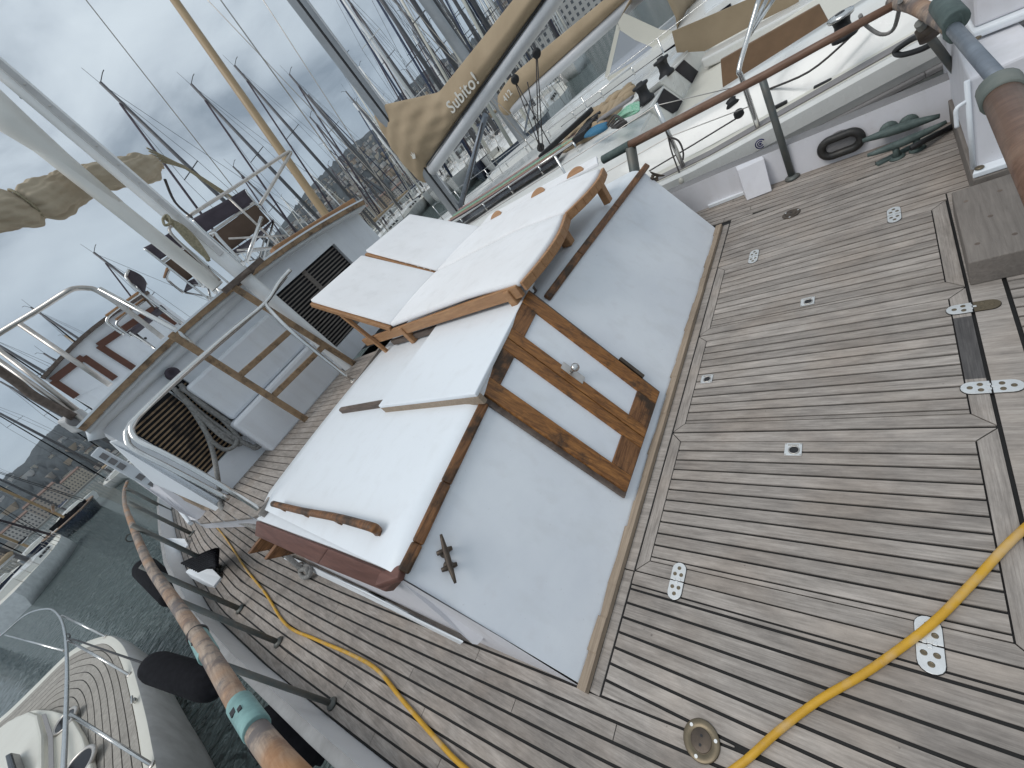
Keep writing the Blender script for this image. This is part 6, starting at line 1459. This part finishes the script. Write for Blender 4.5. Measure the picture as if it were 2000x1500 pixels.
# low cream foredeck trunk and hatches
q = pts_z([(-80, 1560), (-20, 1450), (40, 1402), (78, 1388), (110, 1390), (148, 1402), (172, 1440), (190, 1490), (205, 1600), (60, 1680)], DZ+.02); m = MB(); m.prism(q, (0, 0, .07)); m.build('foredeck_step', CREAM, t, bevel=.02)
tr_ = [(-60, 1540), (-10, 1450), (40, 1412), (78, 1395), (96, 1402), (108, 1440), (112, 1500), (112, 1600), (20, 1640)]
q = pts_z(tr_, DZ+.06); m = MB(); m.prism(q, (0, 0, .16)); m.build('foredeck_trunk', CREAM, t, bevel=.03)
q = [P(82, 1396, 'z', DZ+.23), P(90, 1394, 'z', DZ+.23), P(104, 1436, 'z', DZ+.23), P(106, 1500, 'z', DZ+.23), P(96, 1500, 'z', DZ+.23), P(95, 1440, 'z', DZ+.23)]; m = MB(); m.prism(q, (0, 0, .006)); m.build('grip_strip', NONSK, t)
def oval(u, v, a, b, name):
    c = P(u, v, 'z', DZ+.098); ex = (P(u+20, v+8, 'z', DZ+.07)-c).normalized(); ey = Vector((-ex.y, ex.x, 0))
    m = MB(); m.tube([c+ex*a*math.cos(x_)+ey*b*math.sin(x_) for x_ in [2*math.pi*k/24 for k in range(24)]], .022, 8, closed=True); o = m.build(name, STEELD, t)
    m = MB(); m.prism([c+ex*a*math.cos(x_)+ey*b*math.sin(x_) for x_ in [2*math.pi*k/24 for k in range(24)]], (0, 0, .01)); m.build('smoked_glass', DARKG, o)
oval(128, 1408, .20, .14, 'deck_hatch'); oval(152, 1500, .22, .17, 'deck_hatch')
m = MB(); m.prism(pts_z([(30, 1480), (42, 1474), (55, 1510), (40, 1515)], DZ+.24), (0, 0, .12)); m.build('windscreen_edge', DARKG, t, bevel=.02)
rz_ = DZ+.62
def rp(u, v, z=rz_): return P(u, v, 'z', z)
m = MB(); m.tube(curve_pts([rp(-60, 1290), rp(0, 1243), rp(50, 1201), rp(92, 1189), rp(115, 1202), rp(127, 1237), rp(131, 1300), rp(129, 1400), rp(124, 1510), rp(118, 1640)], 5), .020, 10); m.build('bow_rail', STEEL, t)
for a, b in (((121, 1202), (206, 1243)), ((133, 1250), (252, 1318)), ((137, 1395), (296, 1494)), ((10, 1240), (125, 1271))):
    A, B = rp(*a), P(*b, 'z', DZ+.01 if b[0] != 125 else DZ+.3); m = MB(); m.tube([A, B], .016, 8); o = m.build('rail_leg', STEEL, t)
    if b[0] != 125: m = MB(); m.lathe([(.035, 0), (.032, .008), (.018, .014)], B, n=14); m.build('foot_plate', STEELD, o)
m = MB(); p = P(263, 1368, 'z', DZ+.03); m.bar(p+Vector((0, -.09, .03)), p+Vector((0, .09, .03)), .02, .02); m.box(p, (.03, .08, .04)); m.build('bow_cleat', STEEL, t, bevel=.006)
# fenders
def fender(a, b, r, label, line=None):
    a, b = Vector(a), Vector(b); d = (b-a); Lf = d.length; t = thing('fender', (a+b)/2, label, 'fender')
    m = MB(); m.lathe([(.03, -.06), (.045, 0), (r*.55, .03), (r*.9, .10), (r, .18), (r, Lf-.16), (r*.88, Lf-.07), (r*.5, Lf-.01), (.04, Lf+.01), (.03, Lf+.05)], a, d, n=24); m.build('body', FEND, t)
    if line:
        m = MB(); m.tube(curve_pts(line, 4), .010, 8); m.build('line', BLACK, t)
    return t
fa, fb2 = P(288, 1298, 'z', -.02), P(428, 1342, 'z', -.30)
fender(fa, fb2, .13, 'black covered fender slung on a line from the motor boat rail', [rp(124, 1240), rp(134, 1238), rp(136, 1246), rp(126, 1246), rp(150, 1251), (fa+rp(150, 1251))/2+Vector((0, 0, -.01)), fa])
fender(P(278, 1105, 'z', -.25), P(345, 1168, 'z', -.75), .20, 'black covered fender hanging outside the port bulwark behind the handrail')
fender(P(500, 1400, 'z', -.4), P(620, 1480, 'z', -.9), .18, 'black covered fender hanging outside the port bulwark near the teal collar')

# ================================================================== AIR
if HAZE:
    m = MB(); m.prism([(-4200, -60, WZ-1), (4200, -60, WZ-1), (4200, 4200, WZ-1), (-4200, 4200, WZ-1)], (0, 0, 620))
    hm_ = bpy.data.materials.new('haze'); hm_.use_nodes = True; q = hm_.node_tree; q.nodes.remove(q.nodes['Principled BSDF'])
    pv_ = q.nodes.new('ShaderNodeVolumePrincipled'); pv_.inputs['Color'].default_value = (.80, .86, .93, 1); pv_.inputs['Density'].default_value = HAZE
    q.links.new(pv_.outputs[0], q.nodes['Material Output'].inputs['Volume'])
    hz_ = m.build('haze', hm_, loc=(0, 0, WZ-1)); tag(hz_, kind='stuff')
